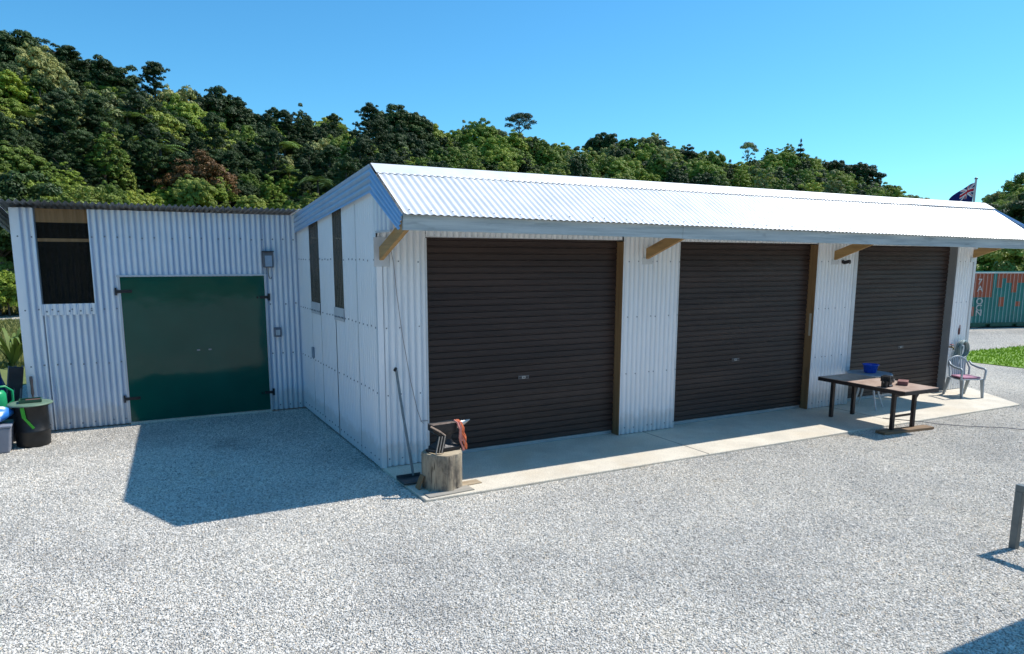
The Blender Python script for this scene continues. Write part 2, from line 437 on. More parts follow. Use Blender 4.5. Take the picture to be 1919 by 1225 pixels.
def hill_pt(a, D): return (CAMPOS.x + D * math.sin(a), CAMPOS.y + D * math.cos(a), hill_z(a, D) - .05)
mb = MB(); A = np.linspace(-.75, 2.0, 150); Ds = list(np.linspace(36, 240, 70)) + list(np.linspace(250, 620, 24))
vs = [hill_pt(a, D) for a in A for D in Ds]; n = len(Ds)
mb.add(vs, [(i * n + j, (i + 1) * n + j, (i + 1) * n + j + 1, i * n + j + 1) for i in range(len(A) - 1) for j in range(n - 1)], 0, True)
hm = mat('bush_floor', (.035, .052, .016), (.012, .020, .008), scale=.35, rough=.95, bmp=.8, bscale=1.5)
struct(mb.build('hillside', hm))
mb = MB(); A2 = np.linspace(2.05, 5.5, 120); D2 = list(np.linspace(75, 190, 24))
def back_pt(a, D):
    s_ = min(1, (D - 75) / 85); h = (30 + 7 * math.sin(a * 5) + 4 * math.sin(a * 13)) * s_ ** 1.1 * min(1, (a - 2.05) * 3) * min(1, (5.5 - a) * 3)
    return (CAMPOS.x + D * math.sin(a), CAMPOS.y + D * math.cos(a), h + s_ * (1.8 * math.sin(a * 90 + D * .4) + 1.5 * math.sin(a * 61 - D * .7)) - .1)
n2 = len(D2)
mb.add([back_pt(a, D) for a in A2 for D in D2], [(i * n2 + j, (i + 1) * n2 + j, (i + 1) * n2 + j + 1, i * n2 + j + 1) for i in range(len(A2) - 1) for j in range(n2 - 1)], 0, True)
struct(mb.build('hillside', mat('shaded_bush', (.022, .034, .012), (.008, .014, .006), scale=.3, rough=.95)))

gm = mat('rough_grass', (.20, .22, .06), (.10, .14, .035), scale=.5, rough=.95, bmp=.4, bscale=12)
mb = MB(); mb.prism([(-2500, -2500), (2500, -2500), (2500, 2500), (-2500, 2500)], -.6, -.055); struct(mb.build('ground', gm))
mb = MB()
yard = [(-7, 3.3), (-5.2, 6.5), (-4.2, 10), (0, 11), (12.5, 11), (17, 14), (24, 15.5), (40, 12), (44, -10), (30, -30), (-20, -30), (-22, -6)]
mb.prism(yard, -.2, GZ); struct(mb.build('gravel_yard', M['gravel']))
pm = mat('path_gravel', (.55, .50, .42), (.42, .38, .31), scale=5, rough=.95, bmp=.5)
mb = MB(); mb.prism([(-30, 28.5), (-3, 27.2), (-3, 29.4), (-30, 30.9)], -.2, -.02); struct(mb.build('path', pm))
# lawn
lawn_poly = [(15.95, 2.3), (16.6, 2.8), (18.1, 3.35), (20.6, 3.3), (25, 2.5), (28, .5), (28, -4), (17.2, -4), (16.4, -1.2), (16.02, .9)]
lm = mat('lawn_turf', (.20, .33, .025), (.14, .25, .02), scale=1.6, rough=.95, bmp=.4, bscale=40)
mb = MB(); mb.prism(lawn_poly, -.2, -.012); struct(mb.build('lawn', lm))

def inside(x, y, poly):
    c = False; j = len(poly) - 1
    for i in range(len(poly)):
        xi, yi = poly[i]; xj, yj = poly[j]
        if (yi > y) != (yj > y) and x < (xj - xi) * (y - yi) / (yj - yi) + xi: c = not c
        j = i
    return c
def blades(name, area, n, h, material, label, z=-.012):
    xs = [p[0] for p in area]; ys = [p[1] for p in area]; V = []; Fc = []
    k = 0
    while k < n:
        x = random.uniform(min(xs), max(xs)); y = random.uniform(min(ys), max(ys))
        if not inside(x, y, area): continue
        a = random.uniform(0, 6.28); hh = h * random.uniform(.5, 1.3); b = h * .3; l = hh * random.uniform(.1, .8); la = random.uniform(0, 6.28)
        o = len(V)
        V += [(x - b * math.cos(a), y - b * math.sin(a), z), (x + b * math.cos(a), y + b * math.sin(a), z), (x + l * math.cos(la), y + l * math.sin(la), z + hh)]
        Fc.append((o, o + 1, o + 2)); k += 1
    me = bpy.data.meshes.new(name); me.from_pydata(V, [], Fc); me.materials.append(material)
    o = bpy.data.objects.new(name, me); COL.objects.link(o); return tag(o, label, 'grass', kind='stuff')
gl = foliage('lawn_grass', (.14, .26, .015), (.20, .35, .02), (.28, .44, .03), .35)
near_lawn = [p for p in lawn_poly]
blades('grass', near_lawn, 16000, .06, gl, 'bright green mown lawn beside the gravel drive, right of the garage')
gl2 = foliage('meadow_grass', (.24, .24, .07), (.36, .34, .12), (.48, .44, .2), .3)
blades('meadow_grass', [(-9.5, 31.5), (-3, 30), (-3, 37.5), (-9.5, 37.5)], 6000, .35, gl2, 'rough green and straw coloured grass beyond the pale path, left of the shed', -.05)
blades('meadow_grass', [(-7.4, 12), (-3.5, 12), (-3.5, 27), (-8, 27)], 12000, .12, gl2, 'short green grass behind the left corner of the shed', -.05)

# pebbles: loose stones over the yard
def pebbles():
    ng = bpy.data.node_groups.new('scatter_stones', 'GeometryNodeTree')
    ng.interface.new_socket('Geometry', in_out='INPUT', socket_type='NodeSocketGeometry')
    ng.interface.new_socket('Geometry', in_out='OUTPUT', socket_type='NodeSocketGeometry')
    N = ng.nodes; L = ng.links
    gi = N.new('NodeGroupInput'); go = N.new('NodeGroupOutput')
    at = N.new('GeometryNodeInputNamedAttribute'); at.data_type = 'FLOAT'; at.inputs[0].default_value = 'dens'
    dp = N.new('GeometryNodeDistributePointsOnFaces'); L.new(gi.outputs[0], dp.inputs['Mesh']); L.new(at.outputs[0], dp.inputs['Density'])
    jn = N.new('GeometryNodeJoinGeometry')
    for i in range(5):
        ico = N.new('GeometryNodeMeshIcoSphere'); ico.inputs['Radius'].default_value = .5; ico.inputs['Subdivisions'].default_value = 2
        nz = N.new('ShaderNodeTexNoise'); nz.inputs['Scale'].default_value = 1.5; nz.noise_dimensions = '4D'; nz.inputs['W'].default_value = i * 7.3
        sub = N.new('ShaderNodeVectorMath'); sub.operation = 'SUBTRACT'; sub.inputs[1].default_value = (.5, .5, .5); L.new(nz.outputs['Color'], sub.inputs[0])
        scl = N.new('ShaderNodeVectorMath'); scl.operation = 'SCALE'; scl.inputs['Scale'].default_value = .9; L.new(sub.outputs[0], scl.inputs[0])
        sp = N.new('GeometryNodeSetPosition'); L.new(ico.outputs[0], sp.inputs['Geometry']); L.new(scl.outputs[0], sp.inputs['Offset'])
        sm = N.new('GeometryNodeSetMaterial'); sm.inputs['Material'].default_value = M['pebble']; L.new(sp.outputs[0], sm.inputs[0])
        gi2 = N.new('GeometryNodeGeometryToInstance'); L.new(sm.outputs[0], gi2.inputs[0]); L.new(gi2.outputs[0], jn.inputs[0])
    io = N.new('GeometryNodeInstanceOnPoints'); L.new(dp.outputs['Points'], io.inputs['Points']); L.new(jn.outputs[0], io.inputs['Instance'])
    io.inputs['Pick Instance'].default_value = True
    ri = N.new('FunctionNodeRandomValue'); ri.data_type = 'INT'; ri.inputs['Min'].default_value = 0; ri.inputs['Max'].default_value = 4
    L.new(ri.outputs[2], io.inputs['Instance Index'])
    rr = N.new('FunctionNodeRandomValue'); rr.data_type = 'FLOAT_VECTOR'; rr.inputs[0].default_value = (-.4, -.4, 0); rr.inputs[1].default_value = (.4, .4, 6.28)
    L.new(rr.outputs[0], io.inputs['Rotation'])
    rs = N.new('FunctionNodeRandomValue'); rs.data_type = 'FLOAT_VECTOR'; rs.inputs[0].default_value = (.009, .007, .005); rs.inputs[1].default_value = (.025, .019, .012)
    rs.inputs['Seed'].default_value = 5
    L.new(rs.outputs[0], io.inputs['Scale'])
    L.new(io.outputs[0], go.inputs[0])
    # the yard surface in squares, each with its own density; the apron and shed floor are left free
    V = []; Fc = []; dens = []
    st = .5
    def free(x, y):
        if y > 4.1 and x < 13: return False
        if 0.02 < x < 12.2 and y > -1.36: return False
        return True
    x = -12.0
    while x < 26:
        y = -9.0
        while y < 14:
            cx, cy = x + st / 2, y + st / 2
            d = Vector((cx, cy, 0)) - CAMPOS
            a = math.atan2(d.x, d.y); D = math.hypot(d.x, d.y)
            if -.30 < a < 1.30 and D > 2.6 and inside(cx, cy, yard) and not inside(cx, cy, lawn_poly):
                dn = 3400 if D < 8 else (2400 if D < 10.5 else (1200 if D < 13 else (500 if D < 17 else 150)))
                sub = [(x, y, st)] if (free(x, y) and free(x + st, y) and free(x, y + st) and free(x + st, y + st)) else [(x + i * .05, y + j * .05, .05) for i in range(10) for j in range(10) if free(x + i * .05 + .025, y + j * .05 + .025)]
                for sx, sy, s_ in sub:
                    o = len(V); V += [(sx, sy, GZ + .001), (sx + s_, sy, GZ + .001), (sx + s_, sy + s_, GZ + .001), (sx, sy + s_, GZ + .001)]; Fc.append((o, o + 1, o + 2, o + 3)); dens.append(dn)
            y += st
        x += st
    me = bpy.data.meshes.new('pebbles'); me.from_pydata(V, [], Fc)
    a_ = me.attributes.new('dens', 'FLOAT', 'FACE'); a_.data.foreach_set('value', dens)
    me.materials.append(M['pebble'])
    o = bpy.data.objects.new('pebbles', me); COL.objects.link(o)
    md = o.modifiers.new('stones', 'NODES'); md.node_group = ng
    tag(o, 'loose grey crushed stones spread all over the yard', 'gravel', kind='stuff')
pebbles()

# concrete apron
mb = MB()
ap = [(0.0, -.02), (.03, -1.33), (3.6, -1.355), (7.2, -1.39), (11.17, -1.44), (11.83, -.457), (12.1, -.02), (12.1, .4), (0.02, .4)]
mb.prism(ap, -.15, 0.0)
o = mb.build('concrete_apron', M['concrete'], bevel=.012); struct(o)
mb = MB()
for xx in (3.97, 7.95):
    mb.bx(xx - .005, xx + .005, -1.36, .1, -.0, .0025)
struct(mb.build('apron_joint', mat('joint_grime', (.17, .16, .14), rough=.9)))

# ------------------------------------------------------------------ the garage
P = .082
garage = thing('garage_building', 'long corrugated iron garage with three brown roller doors under a lean-to awning', 'garage', (0, 0, 0))
def ridge_under(y):   # rear slope height
    return 3.54 - .0865 * y
def wallrect(mb, x0, x1, z0, z1, y=0.0, amp=.0155, mi=0):
    mb.corr((x0, y, z0), (x1, y, z0), (x0, y, z1), (x1, y, z1), (x1 - x0) / P, (0, -1, 0), amp, mi, 12, k=2.2)
mb = MB()
for x0, x1, z0, z1 in ((0, .595, 0, 3.46), (.595, 3.511, 2.76, 3.46), (3.511, 4.511, 0, 3.46), (4.511, 7.444, 2.75, 3.46), (7.444, 8.36, 0, 3.46), (8.36, 11.30, 2.74, 3.46), (11.30, 11.86, 0, 3.46)):
    wallrect(mb, x0 + .004, x1 - .004, z0 + .008, z1)
for z in (2.472, 1.70, .89, .10):
    for x in (.08, .23, .46, 3.60, 3.75, 3.98, 4.13, 4.36, 4.47, 7.52, 7.68, 7.83, 7.98, 8.2, 11.4, 11.55, 11.7):
        mb.screw((round(x / P) * P + .004, -.0145, z + random.uniform(-.006, .006)), (0, -1, 0), .009)
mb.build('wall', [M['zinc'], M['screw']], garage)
# gable end
mb = MB()
def gable(mb, y0, y1, z0, zt0, zt1, lap=None):
    mb.corr((0, y0, z0), (0, y1, z0), (0, y0, zt0), (0, y1, zt1), (y1 - y0) / P, (-1, 0, 0), .016, 0, 12, lap=lap, k=2.2)
ys = [.03, 1.43, 1.90, 2.74, 3.33, 4.15]
for i in range(5):
    y0, y1 = ys[i], ys[i + 1]
    if i in (1, 3):
        gable(mb, y0, y1, 0, 1.835, 1.835)
    else:
        gable(mb, y0, y1, 0, ridge_under(y0) - .03, ridge_under(y1) - .03)
gable(mb, 4.15, 7.2, 0, ridge_under(4.15) - .03, ridge_under(7.2) - .03)
for z in (2.49, 1.707, .919, .10):
    y = .07
    while y < 4.1:
        if not ((1.43 < y < 1.9 or 2.74 < y < 3.33) and z > 1.8): mb.screw((-.0155, y, z + random.uniform(-.008, .008)), (-1, 0, 0), .011)
        y += P * (2 if random.random() < .8 else 3)
# overlapping sheet edges read as dark vertical lines
for y in (.80,):
    mb.bx(-.0175, -.0145, y - .0015, y + .0015, 0.02, 1.83 if y in (1.43, 2.74) else ridge_under(y) - .3, 1)
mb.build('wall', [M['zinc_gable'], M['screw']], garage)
# far end and rear wall
mb = MB()
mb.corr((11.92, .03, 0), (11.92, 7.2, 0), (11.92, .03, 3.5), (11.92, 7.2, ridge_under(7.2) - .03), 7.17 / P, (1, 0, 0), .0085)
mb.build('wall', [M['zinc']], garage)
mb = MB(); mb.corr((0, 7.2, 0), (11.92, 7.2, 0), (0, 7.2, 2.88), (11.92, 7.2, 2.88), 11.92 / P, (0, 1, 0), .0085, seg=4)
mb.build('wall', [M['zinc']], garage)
# corner flashings
mb = MB(); mb.bx(-.017, .050, -.0185, -.0165, 0, 2.5); mb.bx(-.0190, -.0170, -.0185, .05, 0, 3.24)
mb.build('corner_flashing', M['zinc'], garage)
mb = MB(); mb.bx(11.85, 11.932, -.019, -.0165, 0, 2.95); mb.bx(11.932, 11.935, -.014, .09, 0, 2.95)
mb.build('corner_flashing', M['flash'], garage)
# edge flashings of the door openings
for x0, x1 in ((.578, .606), (4.497, 4.525), (8.36, 8.452)):
    mb = MB(); mb.bx(x0, x1, -.019, -.0165, 0.005, 2.75); mb.bx(x1 - .002, x1, -.0165, .13, .005, 2.75)
    mb.build('door_flashing', M['flash'], garage)
for x1, mt, w_ in ((3.511, 'timber', .006), (7.444, 'timber', .008), (11.30, 'reveal', .010)):
    if mt == 'reveal': M['reveal'] = mat('grey_reveal', (.30, .315, .325), (.25, .265, .275), scale=3, rough=.6)
    mb = MB(); mb.bx(x1 - w_, x1 + .006, -.010 if mt == 'timber' else -.004, .19, .002, 2.745)
    mb.build('door_jamb', M[mt], garage)
mb = MB(); mb.bx(7.4335, 7.4355, .02, .06, 1.25, 1.62)
mb.build('door_label', mat('pale_sticker', (.62, .58, .48), rough=.5), garage)
# headers above the openings (shadowed reveal)
for x0, x1 in ((.595, 3.511), (4.511, 7.444), (8.44, 11.30)):
    mb = MB(); mb.bx(x0, x1, .012, .30, 2.762, 2.80); mb.build('door_head', M['flash'], garage)

def roller(x0, x1, hx, hz):
    d = MB(); y = .14; z0, z1 = .055, 2.79; pitch = .0815
    prof = []; z = z0
    while z < z1:
        for dz, dy in ((0, 0), (.007, -.015), (.062, -.0125), (.069, 0)): prof.append((z + dz, y + dy))
        z += pitch
    V = []; Fc = []
    for z, yy in prof: V += [(x0 + .01, yy, z), (x1 - .01, yy, z)]
    for i in range(len(prof) - 1): Fc.append((2 * i, 2 * i + 1, 2 * i + 3, 2 * i + 2))
    d.add(V, Fc)
    door = d.build('roller_door', M['door_brown'], garage)
    b = MB(); b.bx(x0 + .01, x1 - .025, .128, .16, .004, .052); b.build('bottom_rail', M['alu'], door)
    h = MB(); yy = y - .0125
    h.box((hx, yy - .003, hz), (.16, .006, .044), 0)
    h.box((hx - .052, yy - .0065, hz - .003), (.040, .003, .018), 1); h.box((hx + .052, yy - .0065, hz - .003), (.040, .003, .018), 1)
    h.box((hx, yy - .0075, hz), (.048, .005, .034), 2)
    h.lathe([(0, .006), (.009, .006), (.009, 0)], (hx, yy - .010, hz), 12, 1, Matrix.Rotation(R(90), 3, 'X'))
    h.build('handle', [M['latch'], M['black'], M['alu']], door)
M['alu'] = mat('mill_aluminium', (.50, .50, .48), (.42, .42, .41), rough=.45, metal=.3)
M['latch'] = mat('latch_plate', (.17, .17, .18), rough=.4, metal=.4)
roller(.606, 3.512, 2.02, .944); roller(4.525, 7.443, 5.87, .935); roller(8.452, 11.297, 10.05, .904)

# roof
def eave_z(x): return 2.962 - .0082 * x
EY = -1.035; XL, XR = -.035, 12.04
mb = MB()
mb.corr((XL, -.01, 3.55), (XR, -.01, 3.55), (XL, EY, eave_z(XL)), (XR, EY, eave_z(XR)), (XR - XL) / P, Vector((0, -.5, .86)), .0068, lap=10)
mb.corr((XL, .01, 3.55), (XR, .01, 3.55), (XL, 7.35, ridge_under(7.35)), (XR, 7.35, ridge_under(7.35)), (XR - XL) / P, Vector((0, .09, 1)), .0085, seg=4)
for t in (.93,):
    for i in range(int((XR - XL) / P / 3)):
        x = XL + (3 * i + 1) * P + (0 if random.random() < .8 else P)
        y = -.01 + (EY + .01) * t; z = 3.55 + (eave_z(x) - 3.55) * t
        if x < XR: mb.screw((x, y - .004, z + .007), (0, -.5, .86), .008)
roof = mb.build('roof', [M['zinc_roof'], mat('roof_screw', (.45, .46, .47), rough=.5)], garage)
mb = MB()
for x0, x1, dz in ((XL - .012, 9.46, .0), (9.40, XR + .01, .006)):
    n = int((x1 - x0) / P * 4); V = []; Fc = []
    for i in range(n + 1):
        x = x0 + (x1 - x0) * i / n
        sc_ = .006 * math.cos(2 * math.pi * (x - XL) / P)
        V += [(x, .20, ridge_under(.2) + .016 + dz), (x, 0, 3.575 + dz), (x, -.185, 3.462 + dz), (x, -.20 , 3.449 + sc_ + dz)]
    for i in range(n):
        for j in range(3): Fc.append((4 * i + j, 4 * i + j + 1, 4 * i + 5 + j, 4 * i + 4 + j))
    mb.add(V, Fc)
mb.build('ridge_cap', M['zinc_roof'], roof)

# barge boards of corrugated iron
def barge(x, nx, yend=4.2, mt=None):
    mt = mt or M['barge']
    mb = MB()
    mb.corr((x, 0, 3.248), (x, 0, 3.562), (x, yend, ridge_under(yend) - .276), (x, yend, ridge_under(yend) + .022), 4, (nx, 0, 0), .011, 0, 10)
    mb.build('barge_board', mt, garage)
    mb = MB()
    mb.corr((x, 0, 3.248), (x, 0, 3.562), (x, -.93, 2.80), (x, -1.04, 2.972), 4, (nx, 0, 0), .010, 0, 10)
    mb.build('barge_board', mt, garage)
barge(-.058, -1); barge(12.06, 1, 7.3)
# fascia boards, joined end to end
zf = lambda x: 2.80 - .0078 * x
def fascia(x0, x1, dz):
    mb = MB(); V = []
    for x in (x0, x1):
        for y, z in ((-.985, zf(x) + dz), (-.985, eave_z(x) - .006), (-.94, eave_z(x) + .010), (-.94, zf(x) + dz)): V.append((x, y, z))
    mb.add(V, [(0, 1, 5, 4), (1, 2, 6, 5), (2, 3, 7, 6), (3, 0, 4, 7), (0, 3, 2, 1), (4, 5, 6, 7)])
    mb.build('fascia_board', M['fascia'], garage)
fascia(-.03, 3.705, 0); fascia(3.71, 12.0, -.006)
# brackets
for x in (.045, 3.93, 7.87, 11.83):
    mb = MB(); z0 = {0: 2.485, 3: 2.505, 7: 2.495, 11: 2.54}[int(x)]
    w_ = .026
    prof = [(-.012, z0), (-.012, z0 + .15), (-.93, z0 + .47), (-.93, z0 + .33)]
    V = [(x - w_, y, z) for y, z in prof] + [(x + w_, y, z) for y, z in prof]
    mb.add(V, [(0, 1, 2, 3), (7, 6, 5, 4), (0, 4, 5, 1), (1, 5, 6, 2), (2, 6, 7, 3), (3, 7, 4, 0)])
    mb.build('bracket', M['bracket'], garage, bevel=.004)
    mb = MB(); mb.bx(x - .09, x + .09, -.022, -.0165, z0 - .07, z0 + .015 + (.25 if x < 1 else 0)); mb.build('bracket_flashing', M['flash'], garage)
# small corrugated infill under the awning end
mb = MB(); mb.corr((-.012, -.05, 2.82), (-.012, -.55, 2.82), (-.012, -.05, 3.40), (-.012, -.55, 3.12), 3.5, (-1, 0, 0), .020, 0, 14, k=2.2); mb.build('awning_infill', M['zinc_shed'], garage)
mb = MB(); mb.bx(-.030, -.004, -.56, -.045, 2.795, 2.818); mb.build('infill_trim', M['flash'], garage)
# translucent strip windows in the gable end
def make_poly(name, tint, alpha):
    m, nt, b, out = new_mat(name)
    v = coords(nt, (1, 1, .15))
    nt.links.new(ramp(nt, noise(nt, v, 9, 5), [(.3, tuple(t * .65 for t in tint)), (.7, tint)]), b.inputs['Base Color'])
    b.inputs['Roughness'].default_value = .22; b.inputs['Specular IOR Level'].default_value = .5
    tr = nt.nodes.new('ShaderNodeBsdfTransparent'); tr.inputs[0].default_value = (.85, .83, .78, 1)
    mx = nt.nodes.new('ShaderNodeMixShader'); mx.inputs[0].default_value = alpha
    nt.links.new(b.outputs[0], mx.inputs[1]); nt.links.new(tr.outputs[0], mx.inputs[2]); nt.links.new(mx.outputs[0], out.inputs[0])
    return m
M['poly'] = make_poly('clear_roofing_sheet', (.020, .018, .016), .72)
M['poly_grey'] = make_poly('dusty_clear_sheet', (.17, .155, .135), .28)
for y0, y1 in ((1.43, 1.90), (2.74, 3.33)):
    mb = MB(); mb.corr((-.004, y0 - .01, 1.80), (-.004, y1 + .01, 1.80), (-.004, y0 - .01, ridge_under(y0) - .05), (-.004, y1 + .01, ridge_under(y1) - .05), (y1 - y0 + .02) / P, (-1, 0, 0), .011)
    wn = mb.build('window', M['poly_grey'], garage)
    mb = MB(); mb.corr((-.022, y0 - .02, 1.66), (-.022, y1 + .02, 1.66), (-.022, y0 - .02, 1.835), (-.022, y1 + .02, 1.835), (y1 - y0 + .04) / P, (-1, 0, 0), .008, 0)
    for k in range(6): mb.screw((-.030, y0 + (k + .5) * (y1 - y0) / 6, 1.71), (-1, 0, 0), .012)
    mb.build('flashing', [M['flash'], M['screw']], wn)
# interior: floor slab and dividing dark lining so the openings look into a dim room
mb = MB(); mb.bx(.08, 11.85, .45, 7.1, -.05, .002); mb.build('floor', M['concrete'], garage)

# ------------------------------------------------------------------ the shed
shed = thing('lean_to_shed', 'lower corrugated iron shed with green double doors left of the garage', 'shed', (0, 0, 0))
SY = 4.16; SX = -3.92
mb = MB()
def srect(x0, x1, z0, z1): mb.corr((x0, SY, z0), (x1, SY, z0), (x0, SY, z1), (x1, SY, z1), (x1 - x0) / P, (0, -1, 0), .016, 0, 12, k=2.0)
srect(SX, -3.635, -.01, 3.195); srect(-3.635, -2.994, -.01, 1.83); srect(-2.994, -2.665, -.01, 3.195); srect(-2.665, -.56, 2.24, 3.195); srect(-.56, -.012, -.01, 3.195)
for z in (2.80, 1.76, .95, .07):
    x = SX + .06
    while x < -.03:
        okay = not (-3.66 < x < -2.97 and z > 1.8) and not (-2.7 < x < -.53 and z < 2.25)
        if okay: mb.screw((x, SY - .0155, z + random.uniform(-.01, .01)), (0, -1, 0), .012)
        x += P * random.choice((2, 2, 3))
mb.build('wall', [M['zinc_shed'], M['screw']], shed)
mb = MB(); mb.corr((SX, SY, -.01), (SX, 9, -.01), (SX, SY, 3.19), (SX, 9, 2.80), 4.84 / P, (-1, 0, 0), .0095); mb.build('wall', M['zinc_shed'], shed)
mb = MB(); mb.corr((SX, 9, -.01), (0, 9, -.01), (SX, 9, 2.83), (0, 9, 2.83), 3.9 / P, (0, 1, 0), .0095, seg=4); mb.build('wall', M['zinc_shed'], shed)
mb = MB(); mb.bx(SX - .014, SX + .075, SY - .019, SY - .0168, -.01, 3.19); mb.bx(SX - .0165, SX - .014, SY - .0145, SY + .09, -.01, 3.18); mb.build('corner_flashing', M['zinc_shed'], shed)
# roof sheet running out over the front wall
mb = MB(); mb.corr((-4.05, 3.84, 3.272), (-.01, 3.84, 3.272), (-4.05, 9.2, 2.84), (-.01, 9.2, 2.84), 4.04 / P, (0, .08, 1), .016, 0, 10)
mb.build('roof', M['zinc_dark'], shed)
mb = MB(); mb.corr((-4.065, 3.82, 2.99), (-4.065, 3.82, 3.295), (-4.065, 9.2, 2.55), (-4.065, 9.2, 2.86), 4, (-1, 0, 0), .011, 0, 10); mb.build('barge_board', M['zinc_dark'], shed)
# window of clear corrugated sheet with framing behind
mb = MB(); mb.corr((-3.65, SY + .004, 1.80), (-2.98, SY + .004, 1.80), (-3.65, SY + .004, 3.195), (-2.98, SY + .004, 3.195), .67 / P, (0, -1, 0), .010)
wn = mb.build('window', M['poly'], shed)
mb = MB(); mb.bx(-3.8, -2.85, SY + .45, SY + .46, 1.7, 3.1); mb.bx(-3.80, -3.79, SY + .08, SY + .45, 1.7, 3.1); mb.bx(-2.86, -2.85, SY + .08, SY + .45, 1.7, 3.1); mb.bx(-3.79, -2.86, SY + .08, SY + .45, 1.69, 1.70); mb.build('shade_box', M['dark_int'], shed)  # near-black box standing in for the unlit shed interior
mb = MB(); mb.bx(-3.66, -2.97, SY + .03, SY + .075, 3.0, 3.19); mb.bx(-3.66, -2.97, SY + .03, SY + .075, 2.73, 2.775); mb.build('frame', M['shed_beam'], wn)
mb = MB(); mb.corr((-3.66, SY - .021, 1.68), (-2.98, SY - .021, 1.68), (-3.66, SY - .021, 1.842), (-2.98, SY - .021, 1.842), .68 / P, (0, -1, 0), .010)
for k in range(5): mb.screw((-3.6 + .14 * k, SY - .032, 1.735), (0, -1, 0), .013)
mb.build('flashing', [M['zinc_shed'], M['screw']], wn)
# door frame and leaves
mb = MB(); mb.bx(-2.675, -2.645, SY - .035, SY + .02, 0, 2.245); mb.bx(-.58, -.55, SY - .035, SY + .02, 0, 2.245); mb.bx(-2.69, -.535, SY - .040, SY + .02, 2.222, 2.25)
mb.build('door_frame', M['flash'], shed)
mb = MB(); mb.bx(-2.66, -.56, SY - .05, SY + .05, GZ - .02, .008); mb.build('sill', M['concrete'], shed)
xm = -1.53
for x0, x1, hx, hs, zz in ((-2.644, xm, xm - .10, -1, (2.006, .374)), (xm, -.582, xm + .07, 1, (1.875, .30))):
    mb = MB(); n = 14; V = []; Fc = []
    mb.bx(x0, x1, SY - .030, SY - .008, .014, 2.218)
    d = mb.build('door', M['green_door'], shed)
    e = x0 if hs < 0 else x1
    for z in zz:
        mb = MB(); mb.bx(min(e - .075 * (1 if hs < 0 else 1), e + .075), e + (.15 if hs < 0 else .075), SY - .043, SY - .0345, z - .022, z + .022)
        mb.bx(e + hs * .065 - .012, e + hs * .065 + .012, SY - .052, SY - .012, z - .055, z + .055)
        mb.tube([(e - hs * .12, SY - .045, z), (e - hs * .12, SY - .07, z - .005)], .012, 8)
        mb.build('hinge', M['black'], d)
    mb = MB(); mb.bx(hx - .022, hx + .022, SY - .05, SY - .031, 1.058, 1.078); mb.build('handle', M['alu'], d)
mb = MB(); mb.bx(SX + .1, -.1, SY + .3, 8.9, -.1, -.02); mb.build('floor', M['concrete'], shed)

# fittings on the walls: things of their own
t = thing('wall_light', 'square grey floodlight above the right corner of the green doors', 'light', (-.51, SY - .012, 2.46))
mb = MB(); mb.box((0, -.05, .02), (.15, .10, .255)); mb.build('housing', mat('lamp_grey', (.16, .17, .19), rough=.5), t, bevel=.008)
mb = MB(); mb.box((0, -.107, -.005), (.108, .012, .175), 0, Matrix.Rotation(R(-8), 3, 'X')); mb.build('lens', mat('lamp_glass', (.45, .52, .6), (.38, .44, .5), rough=.12), t)
mb = MB(); mb.bx(-.085, .085, -.13, -.0, .142, .156); mb.build('hood', M['black'], t)
mb = MB(); mb.tube([(0, -.03, -.11), (0, -.025, -.22), (.015, -.03, -.28), (.04, -.03, -.29), (.045, -.02, -.26)], .006, 6); mb.build('cable', M['latch'], t)
t = thing('power_socket', 'small square grey outdoor socket right of the green doors', 'socket', (-.41, SY - .012, 1.296))
mb = MB(); mb.box((0, -.03, 0), (.11, .06, .155)); mb.build('box', mat('socket_grey', (.20, .21, .25), rough=.5), t, bevel=.006)
mb = MB(); mb.box((0, -.065, -.005), (.07, .012, .09)); mb.build('cover', mat('socket_cover', (.62, .64, .66), rough=.4), t, bevel=.004)
t = thing('wall_plate', 'small narrow grey switch plate low on the gable wall below the windows', 'switch', (-.012, 3.31, 1.03))
mb = MB(); mb.box((-.015, 0, 0), (.03, .07, .17)); mb.build('plate', mat('plate_grey', (.34, .40, .48), rough=.5), t, bevel=.004)
t = thing('security_camera', 'small black security camera on the wall beside the third roller door', 'camera', (8.07, -.016, 2.47)); t.scale = (.8, .8, .8)
mb = MB(); mb.lathe([(0, 0), (.04, 0), (.04, .015), (0, .015)], (0, 0, 0), 14, 0, Matrix.Rotation(R(90), 3, 'X')); mb.build('mount', M['black'], t)
mb = MB(); mb.box((.02, -.085, -.005), (.075, .14, .065), 0, Matrix.Rotation(R(-15), 3, 'X')); mb.build('body', M['black'], t, bevel=.01)
mb = MB(); mb.lathe([(0, .0), (.022, .0), (.022, .012), (0, .012)], (.02, -.150, -.025), 14, 0, Matrix.Rotation(R(105), 3, 'X')); mb.build('lens', M['latch'], t)
mb = MB(); mb.tube([(.16, -.03, 2.60), (.19, -.022, 2.45), (.22, -.02, 2.1), (.28, -.02, 1.6), (.37, -.02, 1.05), (.45, -.02, .68), (.5, -.02, .53), (.53, -.02, .50)], .003, 6); mb.tube([(.49, -.02, .535), (.585, -.022, .53)], .004, 6)
tag(mb.build('cable', mat('thin_cable', (.30, .22, .21), rough=.6)), 'thin dark cable hanging down the wall left of the first roller door', 'cable')

